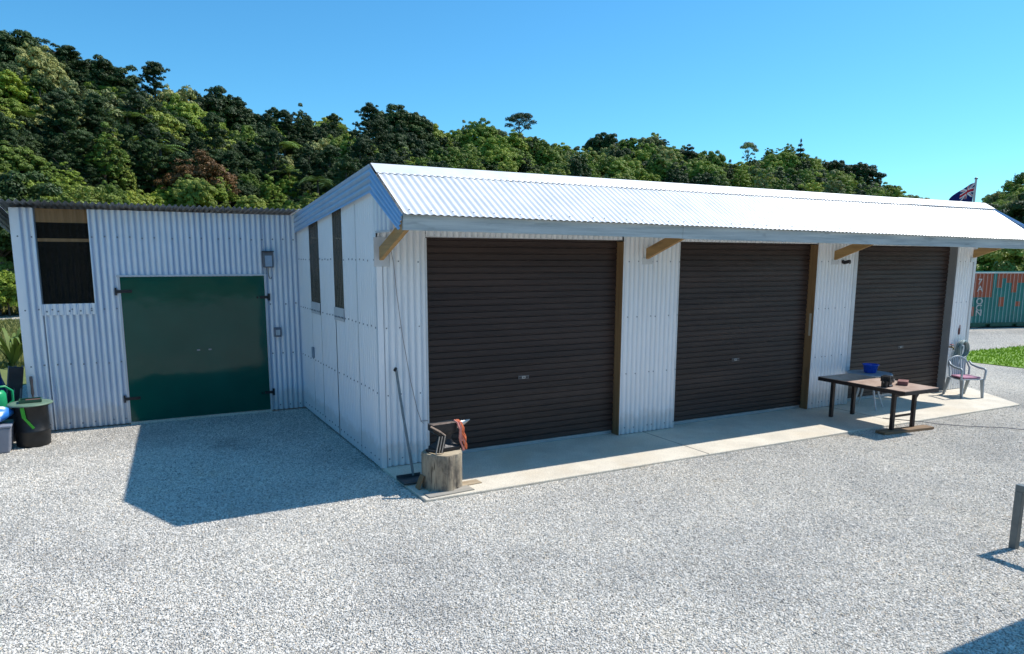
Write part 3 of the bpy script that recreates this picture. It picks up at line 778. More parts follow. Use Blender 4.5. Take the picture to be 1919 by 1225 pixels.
# ------------------------------------------------------------------ things before the first door
# tree stump with anvil
mb = MB(); n = 48; prof = []
c = (.37, -.985)
V = []; Fc = []; zs = [0.012, .03, .12, .22, .32, .385, .402]
for j, z in enumerate(zs):
    for k in range(n):
        a = 2 * math.pi * k / n
        r = .222 + .010 * math.sin(3 * a + 1) + .006 * math.sin(7 * a + z * 3) + .004 * math.sin(17 * a) + (.006 if j == 0 else 0) - (.008 if j == len(zs) - 1 else 0)
        if abs(((a - 5.0 + math.pi) % (2 * math.pi)) - math.pi) < .07: r -= .014
        V.append((c[0] + r * math.cos(a), c[1] + r * math.sin(a), z + .006 * math.sin(2 * a) * (j > 4)))
for j in range(len(zs) - 1):
    for k in range(n): Fc.append((j * n + k, j * n + (k + 1) % n, (j + 1) * n + (k + 1) % n, (j + 1) * n + k))
mb.add(V, Fc, 0, True)
mb.add(V[-n:], [tuple(range(n))], 1)
tag(mb.build('tree_stump', [M['stump'], M['stump_top']]), 'short weathered round log block carrying the anvil at the garage corner', 'stump')
for i, (x0, x1, y0, y1, l) in enumerate(((.08, .62, -1.30, -1.13, 'grey weathered board under the front of the log block'), (.16, .80, -1.12, -.98, 'longer brown board poking out to the right from under the log block'))):
    mb = MB(); mb.box(((x0 + x1) / 2, (y0 + y1) / 2, .006), (x1 - x0, y1 - y0, .010), 0, Matrix.Rotation(R(4), 3, 'Z'))
    tag(mb.build('plank', M['grey_plank' if i == 0 else 'plank']), l, 'plank')
M['iron'] = mat('dark_iron', (.045, .042, .042), (.022, .022, .024), scale=14, rough=.5, metal=.55, bmp=.15)
M['rust_iron'] = mat('worn_anvil_face', (.42, .33, .27), (.24, .17, .13), scale=16, rough=.45, metal=.5)
M['steel'] = mat('bright_steel', (.52, .50, .47), (.35, .33, .31), scale=12, rough=.35, metal=.8)
t = thing('anvil', 'dark iron anvil with a rusty worn face on the log block', 'anvil', (.42, -.93, .404), R(8))
mb = MB()
def loft(mb, secs, mi=0):
    V = []; 
    for hx, hy, z, shift in secs: V += [(shift - hx, -hy, z), (shift + hx, -hy, z), (shift + hx, hy, z), (shift - hx, hy, z)]
    Fc = [(3, 2, 1, 0)]
    for i in range(len(secs) - 1):
        for k in range(4): Fc.append((4 * i + k, 4 * i + (k + 1) % 4, 4 * i + 4 + (k + 1) % 4, 4 * i + 4 + k))
    m_ = 4 * (len(secs) - 1); Fc.append((m_, m_ + 1, m_ + 2, m_ + 3)); mb.add(V, Fc, mi)
loft(mb, [(.15, .10, 0, 0), (.15, .10, .04, 0), (.095, .06, .075, 0), (.066, .045, .12, 0), (.072, .047, .16, 0), (.13, .058, .205, -.01), (.155, .06, .235, -.02), (.155, .06, .30, -.02)])
mb.build('body', M['iron'], t, bevel=.006)
mb = MB(); mb.bx(-.176, .136, -.061, .061, .3005, .309); mb.build('face', M['rust_iron'], t, bevel=.003)
mb = MB(); mb.tube([(.13, 0, .262), (.19, 0, .267), (.25, 0, .277), (.30, 0, .289), (.34, 0, .298)], [.048, .044, .033, .019, .005], 16); mb.build('horn', M['steel'], t)
# strap-iron tool holder leaning on the anvil
t = thing('tool_rack', 'bent strap iron tool holder leaning on the front of the anvil', 'rack', (.28, -1.06, .41), R(8))
mb = MB()
mb.bar((-.065, .02, .30), (.02, -.05, .24), .05, .008); mb.bar((.02, -.05, .24), (.065, -.075, .20), .045, .008)
mb.build('hook', M['rust_iron'], t)
mb = MB(); mb.box((.02, -.05, .105), (.10, .012, .19), 0, Matrix.Rotation(R(14), 3, 'Y'), .95); mb.build('plate', M['iron'], t)
for k in (-1, 0, 1):
    mb = MB(); mb.bar((-.02 + .035 * k, -.072, .012), (.025 + .035 * k, -.072, .20), .009, .012); mb.build('rod', M['steel'], t)
t = thing('punch_tool', 'black forging punch lying beside the tool holder on the log block', 'tool', (.215, -1.0, .41))
mb = MB(); mb.tube([(-.02, .04, .015), (.03, -.08, .02)], .016, 10); mb.build('shank', M['iron'], t)
# orange rag
M['rag'] = mat('orange_cloth', (.78, .20, .07), (.60, .12, .05), scale=20, rough=.9, bmp=.4)
M['rag_pink'] = mat('pink_cloth', (.76, .30, .22), (.6, .22, .2), scale=20, rough=.9)
mb = MB()
for k in range(9):
    a = random.uniform(-.03, .03); L = random.uniform(.16, .31); w_ = random.uniform(.007, .012)
    pts = [(.565 + a * .6, -.90 + .05, .69), (.565 + a, -.93, .722), (.575 + a, -.985, .705)]
    for j in range(1, 7):
        pts.append((.585 + a + .012 * math.sin(j * 1.4 + k) + .006 * j, -.998 - .003 * j, .69 - L * j / 6))
    mb.tube(pts, [w_ * .8, w_, w_] + [w_ * random.uniform(.7, 1.25) for _ in range(6)], 7, 0 if k % 4 else 1)
tag(mb.build('orange_rag', [M['rag'], M['rag_pink']]), 'frayed orange cloth strips draped over the anvil horn', 'rag')
# shovel against the wall
t = thing('scraper', 'long handled flat steel scraper leaning on the wall at the garage corner', 'scraper', (.18, -.55, 0))
mb = MB(); mb.tube([(-.005, .49, 1.22), (0, .30, .72), (.005, .02, .10), (.005, .0, .03)], [.016, .015, .016, .012], 10); mb.build('handle', mat('grey_handle', (.26, .28, .28), (.18, .2, .2), rough=.6), t)
mb = MB(); mb.tube([(-.005, .492, 1.215), (-.03, .46, 1.20)], .018, 10); mb.build('grip', M['black'], t)
mb = MB()
mb.bx(-.19, .10, -.24, .02, .006, .012); mb.bar((-.19, .02, .03), (.10, .02, .03), .01, .04); mb.bar((-.19, -.24, .022), (.10, -.24, .022), .012, .014); mb.bar((-.185, .02, .02), (-.185, -.24, .02), .01, .02)
mb.build('blade', mat('dull_steel', (.12, .125, .13), (.07, .075, .08), rough=.5, metal=.4), t)
mb = MB(); mb.box((.115, -.95, .075), (.010, .11, .16), 0, Matrix.Rotation(R(24), 3, 'Y'))
tag(mb.build('steel_offcut', M['timber']), 'small brown plate leaning on the left side of the log block', 'plate')

# ------------------------------------------------------------------ work table group
def table_mats():
    m, nt, b, _ = new_mat('rusty_table_top')
    v = coords(nt)
    base = ramp(nt, noise(nt, v, 4, 7, .7), [(.3, (.30, .19, .14)), (.5, (.48, .34, .26)), (.72, (.60, .47, .38))])
    nt.links.new(base, b.inputs['Base Color']); b.inputs['Roughness'].default_value = .5; b.inputs['Metallic'].default_value = .15
    bump(nt, b, noise(nt, v, 30, 4), .1, .004); return m
M['ttop'] = table_mats(); M['tleg'] = mat('brown_black_steel', (.045, .033, .030), (.028, .022, .022), scale=8, rough=.5, metal=.3)
t = thing('workbench', 'long low steel workbench with rusty top standing half on the apron', 'workbench', (7.56, -1.15, 0), R(-1.5))
TZ = .64
mb = MB(); mb.bx(-.385, .385, -.76, .75, TZ - .008, TZ); mb.build('tabletop', M['ttop'], t)
mb = MB(); mb.bx(-.388, -.370, -.762, .752, TZ - .062, TZ - .0085); mb.bx(.370, .388, -.762, .752, TZ - .062, TZ - .0085); mb.bx(-.37, .37, -.762, -.744, TZ - .062, TZ - .0085); mb.bx(-.37, .37, .734, .752, TZ - .062, TZ - .0085)
mb.bx(-.37, .37, -.1, -.06, TZ - .05, TZ - .0085)
mb.build('frame', M['tleg'], t)
legs = ((-.27, .55, 0.0), (.22, .54, 0.0), (-.245, -.50, GZ + .045), (.225, -.50, GZ + .045))
for x, y, z in legs:
    mb = MB(); mb.bx(x - .026, x + .026, y - .026, y + .026, z, TZ - .009); mb.build('leg', M['tleg'], t, bevel=.003)
for a_, b_, w_, h_ in (((-.219, -.5, .21), (.199, -.5, .21), .022, .03), ((-.219, -.5, .52), (.199, -.5, .52), .018, .03), ((.252, -.5, .44), (.37, -.5, .575), .02, .02)):
    mb = MB(); mb.bar(a_, b_, w_, h_); mb.build('brace', M['tleg'], t)
mb = MB(); mb.box((7.56, -1.69, GZ + .020), (1.02, .17, .045), 0, Matrix.Rotation(R(-6), 3, 'Z'))
tag(mb.build('plank', M['timber_x'], bevel=.004), 'brown timber plank under the front legs of the workbench', 'plank')
# bench vise
t = thing('bench_vise', 'dark iron bench vise at the front edge of the workbench', 'vise', (7.33, -1.50, TZ + .001), R(10))
mb = MB(); loft(mb, [(.06, .06, 0, 0), (.06, .06, .02, 0), (.045, .045, .03, 0), (.05, .05, .075, 0)]); mb.build('base', M['iron'], t, bevel=.005)
mb = MB(); mb.bx(-.055, .10, -.045, .045, .06, .115); mb.bx(-.02, .03, -.07, .07, .115, .165); mb.build('body', M['iron'], t, bevel=.006)
mb = MB(); mb.bx(-.12, -.055, -.04, .04, -.04, .105); mb.bx(-.085, -.035, -.07, .07, .08, .16); mb.build('jaw', M['iron'], t, bevel=.006)
mb = MB(); mb.tube([(-.11, 0, .07), (-.17, 0, .07)], .016, 10); mb.tube([(-.162, .0, .15), (-.162, 0, -.10)], .007, 8); mb.build('handle', M['iron'], t)
mb = MB(); mb.bx(.10, .155, -.035, .035, .05, .10); mb.build('anvil_plate', M['steel'], t, bevel=.005)
mb = MB(); mb.tube([(7.44, -1.43, TZ + .03), (7.56, -1.40, TZ + .03)], [.03, .018], 12); mb.tube([(7.56, -1.40, TZ + .03), (7.63, -1.385, TZ + .02)], [.018, .012], 12)
tag(mb.build('steel_fitting', M['steel']), 'pale steel fitting lying between the vise and the brick', 'fitting')
mb = MB(); mb.box((7.70, -1.50, TZ + .032), (.14, .23, .06), 0, Matrix.Rotation(R(-60), 3, 'Z'))
tag(mb.build('brick', mat('red_brick', (.30, .13, .11), (.2, .085, .075), scale=14, rough=.85, bmp=.3), bevel=.005), 'dull red brick lying on the workbench', 'brick')
# round garden table with bowl
M['plastic_grey'] = mat('grey_plastic', (.34, .38, .42), (.30, .34, .38), scale=4, rough=.4)
M['plastic_white'] = mat('pale_plastic', (.62, .63, .62), (.55, .56, .55), scale=4, rough=.4)
t = thing('round_table', 'small round grey plastic table with pale legs before the third roller door', 'table', (8.52, -.36, 0), R(20))
mb = MB(); mb.lathe([(0, .575), (.34, .575), (.352, .58), (.356, .59), (.35, .60), (.33, .598), (0, .598)], n=40); mb.build('tabletop', M['plastic_grey'], t)
for k in range(4):
    a = R(45 + 90 * k); ca, sa = math.cos(a), math.sin(a)
    mb = MB(); mb.tube([(.14 * ca, .14 * sa, .575), (.15 * ca, .15 * sa, .42), (.19 * ca, .19 * sa, .22), (.28 * ca, .28 * sa, .0)], [.018, .017, .016, .014], 8); mb.build('leg', M['plastic_white'], t)
mb = MB(); mb.lathe([(.155, .36), (.17, .36), (.17, .385), (.155, .385), (.155, .36)], n=28); mb.build('brace', M['plastic_white'], t)
mb = MB(); mb.lathe([(0, .604), (.085, .604), (.095, .61), (.118, .735), (.134, .74), (.134, .748), (.114, .747), (.089, .62), (0, .615)], (8.53, -.36, 0), 36)
tag(mb.build('plastic_bowl', mat('blue_plastic', (.010, .085, .60), (.008, .07, .5), rough=.3)), 'bright blue plastic bowl on the small round table', 'bowl')
# plastic armchair
t = thing('garden_chair', 'grey moulded plastic armchair at the far end of the apron', 'chair', (11.05, -.53, 0), R(-22)); t.scale = (.86, .86, .84)
M['chair'] = mat('chair_plastic', (.44, .49, .51), (.38, .43, .46), scale=4, rough=.38)
mb = MB()
for i in range(8):
    y0 = -.235 + i * .0575; mb.box((0, y0 + .028, .405 - .02 * math.sin(math.pi * i / 7)), (.46 - .008 * i, .0565, .02))
mb.build('seat', M['chair'], t, bevel=.004)
for sx in (-1, 1):
    for sy in (-1, 1):
        mb = MB()
        a = Vector((sx * .235, sy * .20 if sy < 0 else .18, .40)); b = Vector((sx * .24, sy * .245 if sy < 0 else .30, 0))
        V = []
        for p_, w_ in ((a, .055), (b, .030)):
            for dx, dy in ((-.012, -w_), (.012, -w_), (.012, w_), (-.012, w_)): V.append((p_.x + dx, p_.y + dy, p_.z))
        mb.add(V, [(3, 2, 1, 0), (4, 5, 6, 7), (0, 1, 5, 4), (1, 2, 6, 5), (2, 3, 7, 6), (3, 0, 4, 7)]); mb.build('leg', M['chair'], t, bevel=.004)
    mb = MB(); pts = [(sx * .265, -.22, .40), (sx * .272, -.235, .60), (sx * .27, -.20, .632), (sx * .262, 0, .645), (sx * .25, .16, .68), (sx * .235, .235, .75)]
    mb.tube(pts, [.022, .022, .026, .026, .024, .020], 8); mb.build('armrest', M['chair'], t)
mb = MB()
arch = []
for k in range(15):
    a = math.pi * k / 14; arch.append((-.235 * math.cos(a), .20 + .105 * math.sin(a) ** .5, .60 + .25 * math.sin(a) ** .8))
mb.tube([(-.225, .19, .42)] + arch + [(.225, .19, .42)], .019, 8)
for k in range(-3, 4):
    x = k * .055; top = .60 + .25 * (1 - (x / .235) ** 2) ** .5
    mb.bar((x * .8, .205, .41), (x, .255 + .04 * (1 - abs(k) / 4), top), .030, .010, 0, (0, 1, 0))
mb.build('backrest', M['chair'], t)
mb = MB(); mb.box((0, -.01, .438), (.40, .40, .035))
o = mb.build('cushion', mat('pink_fabric', (.55, .27, .36), (.42, .20, .28), scale=9, rough=.95, bmp=.3), bevel=.015); o.location = (11.05, -.53, 0); o.rotation_euler = (0, 0, R(-22)); o.scale = (.86, .86, .84)
tag(o, 'thin faded pink cushion on the seat of the plastic armchair', 'cushion')
# hose on the wall
M['hose'] = mat('hose_green', (.30, .38, .36), (.20, .27, .26), scale=6, rough=.45)
t = thing('garden_hose', 'coiled grey green garden hose hanging on the last pillar behind the chair', 'hose', (11.60, -.04, .80))
mb = MB(); pts = []
for k in range(24 * 6 + 1):
    a = 2 * math.pi * k / 24; q = k // 24
    rr = .160 + .012 * math.sin(q * 2.4)
    pts.append((rr * math.sin(a) + .006 * math.sin(q * 3), -.03 - .018 * (k / 24) % .09, rr * math.cos(a)))
mb.tube(pts, .0145, 7)
for q in range(4):
    pts = [(-.06 - .02 * q, -.03 - .02 * q, .10)]
    for k in range(13):
        a = math.pi * k / 12; pts.append((-.12 - .045 * math.cos(a) * (1 + .12 * q) + .02 * q - .06, -.03 - .02 * q, -.12 - (.16 + .02 * q) * math.sin(a) - 0.02))
    pts.append((-.02, -.03 - .02 * q, .06)); mb.tube(pts, .010, 7)
mb.build('coil', M['hose'], t)
mb = MB(); mb.tube([(0, .03, .10), (0, -.12, .10), (0, -.14, .13)], .012, 8); mb.build('hanger', M['latch'], t)
t = thing('garden_tap', 'small brass tap with a red wheel on the last pillar', 'tap', (11.33, -.012, .85))
mb = MB(); mb.tube([(0, .0, 0), (0, -.06, 0), (0, -.085, -.01), (0, -.09, -.05)], .014, 8); mb.tube([(0, -.05, 0), (0, -.05, .04)], .008, 8); mb.build('spout', mat('brass', (.35, .24, .1), rough=.4, metal=.7), t)
mb = MB(); mb.lathe([(0, .04), (.032, .04), (.034, .048), (.03, .055), (0, .055)], (0, -.05, 0), 16); mb.build('wheel', mat('red_paint', (.35, .09, .08), rough=.5), t)
mb = MB(); mb.bx(11.575, 11.605, -.035, -.012, 1.08, 1.20); mb.tube([(11.59, -.03, 1.2), (11.59, -.03, 1.26)], .008, 8)
tag(mb.build('wall_thermometer', mat('red_brown_paint', (.22, .09, .08), rough=.6)), 'small red brown gauge on the pillar above the hose', 'gauge')
# thin hose from the bench out over the gravel
mb = MB(); mb.tube([(7.95, -1.05, .006), (8.1, -1.28, .006), (8.25, -1.48, .006), (8.4, -1.70, GZ + .02), (8.62, -1.95, GZ + .02), (9.05, -2.3, GZ + .02), (9.25, -2.62, GZ + .02)], .006, 6)
tag(mb.build('cable', M['latch']), 'thin dark cable lying over the gravel right of the workbench', 'cable')

# ------------------------------------------------------------------ low trestle at the right edge and an unseen shed added for its shadow
M['trestle'] = mat('grey_green_paint', (.15, .17, .165), (.11, .13, .128), scale=6, rough=.5)
t = thing('metal_trestle', 'low grey green square tube trestle at the right edge of the yard', 'trestle', (4.225, -4.925, GZ))
for x, y in ((0, 0), (.56, .0), (0, -.80), (.56, -.80)):
    mb = MB(); mb.bx(x - .03, x + .03, y - .03, y + .03, 0, .53); mb.build('leg', M['trestle'], t, bevel=.003)
mb = MB()
for x in (0, .56): mb.bx(x - .03, x + .03, -.84, .03, .531, .59)
mb.bx(.03, .53, -.83, -.77, .532, .588)
mb.build('rail', M['trestle'], t, bevel=.003)
t = thing('shadow_shed', 'unseen tin building right of the camera, added to cast the yard corner shadow', 'shed', (0, 0, 0))  # off-camera shed, made up to cast the shadow at the yard corner
mb = MB()
for a_, b_ in (((3.85, -5.98), (6.4, -5.98)), ((6.4, -5.98), (6.4, -8.4)), ((6.4, -8.4), (3.85, -8.4)), ((3.85, -8.4), (3.85, -5.98))):
    d = (Vector((*b_, 0)) - Vector((*a_, 0))); nn = Vector((d.y, -d.x, 0)).normalized()
    mb.corr((*a_, GZ), (*b_, GZ), (*a_, 2.45), (*b_, 2.45), d.length / P, nn, .0085, seg=4)
mb.build('wall', M['zinc'], t)
mb = MB(); mb.corr((3.72, -5.80, 2.52), (6.55, -5.80, 2.52), (3.72, -8.52, 2.72), (6.55, -8.52, 2.72), 2.83 / P, (0, 0, 1), .0085); mb.bx(3.72, 6.55, -5.84, -5.825, 2.40, 2.51); mb.build('roof', M['zinc_roof'], t)

# ------------------------------------------------------------------ clutter at the left corner of the shed
M['bin_black'] = mat('black_bin', (.012, .013, .014), (.008, .009, .010), rough=.45)
M['lid_green'] = mat('lid_green', (.16, .25, .17), (.12, .19, .13), scale=5, rough=.5)
M['tray_green'] = mat('tray_green', (.03, .10, .055), rough=.5)
t = thing('barrel', 'short black plastic barrel with a pale green round lid at the shed corner', 'barrel', (-3.84, 3.38, GZ))
mb = MB(); mb.lathe([(0, 0), (.185, 0), (.20, .02), (.205, .10), (.205, .20), (.21, .205), (.21, .225), (.205, .23), (.205, .53), (.215, .54), (.215, .57)], n=36); mb.build('body', M['bin_black'], t)
mb = MB(); mb.lathe([(0, .605), (.20, .60), (.255, .592), (.268, .582), (.268, .572), (.20, .571)], n=40); mb.build('lid', M['lid_green'], t)
mb = MB(); mb.bar((-.075, -.215, .56), (-.06, -.222, .42), .045, .006, 0, (0, -1, 0)); mb.bar((-.06, -.222, .42), (.035, -.216, .27), .030, .006, 0, (0, -1, 0))
o = mb.build('green_strap', mat('bright_green', (.06, .50, .03), (.04, .36, .02), rough=.5)); o.location = (-3.84, 3.38, GZ); tag(o, 'bright green strap hanging down the front of the black barrel', 'strap')
t = thing('green_tray', 'flat dark green tray frame lying on the barrel lid', 'tray', (-3.83, 3.36, GZ + .608), R(4))
mb = MB(); mb.bx(-.13, .13, -.10, -.085, 0, .035); mb.bx(-.13, .13, .085, .10, 0, .035); mb.bx(-.13, -.115, -.085, .085, 0, .035); mb.bx(.115, .13, -.085, .085, 0, .035); mb.bx(-.115, .115, -.085, .085, 0, .006); mb.build('frame', M['tray_green'], t)
mb = MB(); mb.box((.03, -.0, .018), (.17, .05, .02)); mb.build('insert', mat('dull_red', (.25, .10, .08), rough=.7), t)
mb = MB(); mb.lathe([(.016, 0), (.020, .02), (.018, .15), (.022, .22), (.020, .27), (0, .275)], (-3.868, 4.06, .55), 12); mb.tube([(-3.868, 4.06, GZ), (-3.868, 4.06, .56)], .014, 10)
tag(mb.build('pipe_stub', mat('brown_pipe', (.34, .20, .16), (.22, .14, .12), rough=.6)), 'upright brown pipe behind the black barrel by the shed wall', 'pipe')
# grey tub with a bag
t = thing('storage_tub', 'pale grey plastic tub left of the black barrel', 'tub', (-4.32, 3.22, GZ))
mb = MB(); loft(mb, [(.24, .19, 0, 0), (.28, .22, .34, 0)]); mb.build('body', mat('tub_grey', (.26, .28, .33), (.22, .24, .29), rough=.45), t, bevel=.02)
mb = MB(); mb.bx(-.29, .29, -.23, .23, .341, .37); mb.build('rim', mat('tub_rim', (.30, .32, .38), rough=.45), t, bevel=.008)
mb = MB()
V = []; Fc = []; nu, nv = 20, 10
for i in range(nv + 1):
    for k in range(nu):
        a = 2 * math.pi * k / nu; b = math.pi * (i / nv - .5)
        rr = 1 + .10 * math.sin(3 * a + 2 * b) + .06 * math.sin(7 * a + i)
        V.append((-4.33 + .30 * math.cos(b) * math.cos(a) * rr, 3.22 + .22 * math.cos(b) * math.sin(a) * rr, .455 + .115 * math.sin(b) * rr))
for i in range(nv):
    for k in range(nu): Fc.append((i * nu + k, i * nu + (k + 1) % nu, (i + 1) * nu + (k + 1) % nu, (i + 1) * nu + k))
mb.add(V, Fc, 0, True)
def bagmat():
    m, nt, b, _ = new_mat('blue_white_bag'); v = coords(nt)
    nt.links.new(ramp(nt, noise(nt, v, 6, 2), [(.44, (.03, .20, .62)), (.5, (.12, .36, .78)), (.56, (.72, .78, .84))]), b.inputs['Base Color']); b.inputs['Roughness'].default_value = .35; return m
tag(mb.build('plastic_bag', bagmat()), 'crumpled blue and white plastic sack on the grey tub', 'bag')
t = thing('watering_can', 'bright green watering can half out of the picture at the left edge', 'watering can', (-4.26, 3.70, .42), R(200))
gcan = mat('can_green', (.02, .40, .16), (.015, .30, .12), rough=.35)
mb = MB(); mb.lathe([(0, 0), (.12, 0), (.13, .02), (.125, .24), (.10, .28), (.07, .285)], n=28); mb.build('body', gcan, t)
mb = MB(); mb.tube([(.11, 0, .06), (.22, 0, .18), (.30, 0, .30)], [.028, .022, .018], 10); mb.lathe([(.018, 0), (.05, .05), (0, .055)], (.30, 0, .30), 14, 0, Matrix.Rotation(R(45), 3, 'Y')); mb.build('spout', gcan, t)
mb = MB(); mb.tube([(-.125, 0, .06), (-.20, 0, .12), (-.20, 0, .26), (-.12, 0, .33), (.0, 0, .33), (.05, 0, .285)], .016, 10); mb.build('handle', gcan, t)
M['black_cloth'] = mat('black_fabric', (.018, .020, .028), (.010, .011, .016), scale=8, rough=.6, bmp=.3)
t = thing('black_crate', 'black plastic crate behind the black barrel', 'crate', (-4.22, 3.86, GZ))
mb = MB(); loft(mb, [(.30, .17, 0, 0), (.32, .19, .44, 0)]); mb.build('body', mat('crate_black', (.02, .03, .05), (.014, .02, .034), rough=.4), t, bevel=.01)
mb = MB(); mb.bx(-.33, .33, -.20, .20, .4405, .47); mb.build('lid', mat('crate_lid', (.03, .045, .07), rough=.4), t, bevel=.006)
t = thing('folded_chair', 'folded black camping chair leaning by the shed corner', 'chair', (-4.02, 4.10, .0))
for dx in (-.10, -.02, .06):
    mb = MB(); mb.tube([(dx - .13, -.10, GZ + .02), (dx, .02, .98)], .012, 8); mb.build('frame_tube', M['latch'], t)
mb = MB(); mb.box((-.05, -.005, .66), (.17, .05, .62), 0, Matrix.Rotation(R(8), 3, 'Y')); mb.build('seat', M['black_cloth'], t, bevel=.015)
# blue tarpaulin bundle
mb = MB(); V = []; Fc = []; nu, nv = 24, 12
for i in range(nv + 1):
    z = 1.66 * i / nv
    rr0 = .30 * (1 - (i / nv) ** 3 * .75)
    for k in range(nu):
        a = 2 * math.pi * k / nu; rr = rr0 * (1 + .12 * math.sin(4 * a + i * .6) + .06 * math.sin(9 * a - i))
        V.append((-4.52 + rr * math.cos(a) * 1.05, 4.32 + rr * math.sin(a), GZ + z))
for i in range(nv):
    for k in range(nu): Fc.append((i * nu + k, i * nu + (k + 1) % nu, (i + 1) * nu + (k + 1) % nu, (i + 1) * nu + k))
Fc.append(tuple(range(nv * nu, (nv + 1) * nu))); mb.add(V, Fc, 0, True)
tag(mb.build('tarpaulin', mat('blue_tarp', (.015, .06, .25), (.010, .035, .16), scale=5, rough=.4, bmp=.3, bscale=9)), 'tall dark blue tarpaulin bundle at the left edge beside the shed', 'tarpaulin')

# ------------------------------------------------------------------ shipping container
def make_container():
    m, nt, b, _ = new_mat('container_paint')
    v = coords(nt)
    teal = ramp(nt, noise(nt, v, 1.5, 5), [(.3, (.014, .17, .15)), (.7, (.025, .24, .21))])
    at = nt.nodes.new('ShaderNodeAttribute'); at.attribute_name = 'rust'
    c = mix(nt, at.outputs['Fac'], teal, (.40, .10, .045))
    ae = nt.nodes.new('ShaderNodeAttribute'); ae.attribute_name = 'edge'
    c = mix(nt, ae.outputs['Fac'], c, mix(nt, .62, c, (.75, .78, .75)))
    c = mix(nt, ramp(nt, noise(nt, v, 3, 6, .7), [(.55, (0, 0, 0)), (.8, (.5, .5, .5))]), c, (.16, .10, .07))
    nt.links.new(c, b.inputs['Base Color']); b.inputs['Roughness'].default_value = .5
    return m
M['cont'] = make_container(); M['cont_green'] = mat('container_rail', (.02, .13, .075), (.014, .09, .055), rough=.55); M['cont_white'] = mat('container_white', (.70, .70, .68), (.55, .5, .45), scale=4, rough=.6)
cdir = Vector((2.305, -.681, 0)).normalized()
t = thing('shipping_container', 'green and rust orange shipping container with white stencilled letters beyond the garage', 'container', (25.122 - cdir.x * .9, 7.366 - cdir.y * .9, GZ), math.atan2(cdir.y, cdir.x))
CL, CH, CW = 6.06, 2.07, 2.2; cp = .168
mb = MB(); V = []; Fc = []; x = .08
prof = []
while x < CL - .1:
    for dx, dy in ((0, 0), (.014, 0), (.062, 0), (.085, .035), (.138, .035)): prof.append((x + dx, dy))
    x += cp
zz = [.2, .45, .62, .80, .98, 1.15, 1.32, 1.5, 1.68, 1.85, CH - .045]
for px_, dy in prof:
    for z in zz: V.append((px_, dy, z))
n = len(zz)
for i in range(len(prof) - 1):
    for j in range(n - 1): Fc.append((i * n + j, (i + 1) * n + j, (i + 1) * n + j + 1, i * n + j + 1))
mb.add(V, Fc)
o = mb.build('side_panel', M['cont'], t)
rust = o.data.attributes.new('rust', 'FLOAT', 'FACE')
rust.data.foreach_set('value', [1.0 if ((.3 < p.center.x < 1.72 and p.center.z > 1.15) or (.3 < p.center.x < .98 and .45 < p.center.z < .8) or (2.05 < p.center.x < 2.25 and .8 < p.center.z < 1.15) or (2.3 < p.center.x < 3.3 and p.center.z > 1.68) or (2.55 < p.center.x < 2.8 and p.center.z > 1.32) or (2.8 < p.center.x < 3.0 and .8 < p.center.z < .98) or (3.6 < p.center.x < 4.2 and 1.15 < p.center.z < 1.5) or (1.9 < p.center.x < 2.1 and p.center.z > 1.5) or (2.05 < p.center.x < 2.6 and p.center.z > 1.85)) else 0.0 for p in o.data.polygons])
edge = o.data.attributes.new('edge', 'FLOAT', 'FACE')
edge.data.foreach_set('value', [1.0 if ((p.center.x - .08) % cp) < .012 else 0.0 for p in o.data.polygons])  # pale rib strips: worn paint plus sun highlights put into the colour
mb = MB(); mb.bx(0, CL, CW - .02, CW, .15, CH); mb.bx(0, .03, .05, CW - .02, .15, CH); mb.bx(CL - .03, CL, .05, CW - .02, .15, CH); mb.bx(.0, CL, .04, CW, CH - .04, CH - .03); mb.build('body', M['cont'], t)
mb = MB(); mb.bx(0, 1.53, -.02, .06, .055, .20); mb.bx(1.75, 2.72, -.02, .06, .055, .20); mb.bx(2.94, CL, -.02, .06, .055, .20); mb.bx(1.53, 1.75, -.02, .06, .15, .20); mb.bx(2.72, 2.94, -.02, .06, .15, .20); mb.bx(0, CL, .1, CW, .055, .2); mb.build('bottom_rail', M['cont_green'], t)
mb = MB(); mb.bx(0, CL, -.02, .05, CH - .045, CH); mb.build('top_rail', M['cont_white'], t)
for x in (.04, CL - .04):
    mb = MB(); mb.bx(x - .06, x + .06, -.022, .08, .056, CH - .002); mb.build('corner_post', M['cont_green'], t)
# stencilled letters down the left of the side
for ch, xx, z in (('7', 1.02, 1.62), ('A', 1.02, 1.36), ('O', 1.02, .90), ('C', 1.04, .66), ('N', 1.04, .46)):
    cu = bpy.data.curves.new('letter', 'FONT'); cu.body = ch; cu.size = .31; cu.extrude = .004
    tmp = bpy.data.objects.new('letter', cu); COL.objects.link(tmp)
    me = bpy.data.meshes.new_from_object(tmp); bpy.data.objects.remove(tmp); bpy.data.curves.remove(cu)
    me.materials.append(M['cont_white'])
    o = bpy.data.objects.new('letter', me); COL.objects.link(o); o.parent = t; o.location = (xx, -.006, z); o.rotation_euler = (R(90), 0, 0); o.scale = (1.25, 1, 1)
for i, xx in enumerate((1.15, 5.4)):
    mb = MB(); mb.box((0, 0, .028), (.3, .5, .056))
    o = mb.build('timber_block', M['grey_plank'], bevel=.005); pp = t.location + cdir * xx + Vector((.681, 2.305, 0)).normalized() * .3; o.location = (pp.x, pp.y, GZ); o.rotation_euler = (0, 0, t.rotation_euler.z)
    tag(o, 'grey timber block under the %s end of the shipping container' % ('near' if i == 0 else 'far'), 'block')

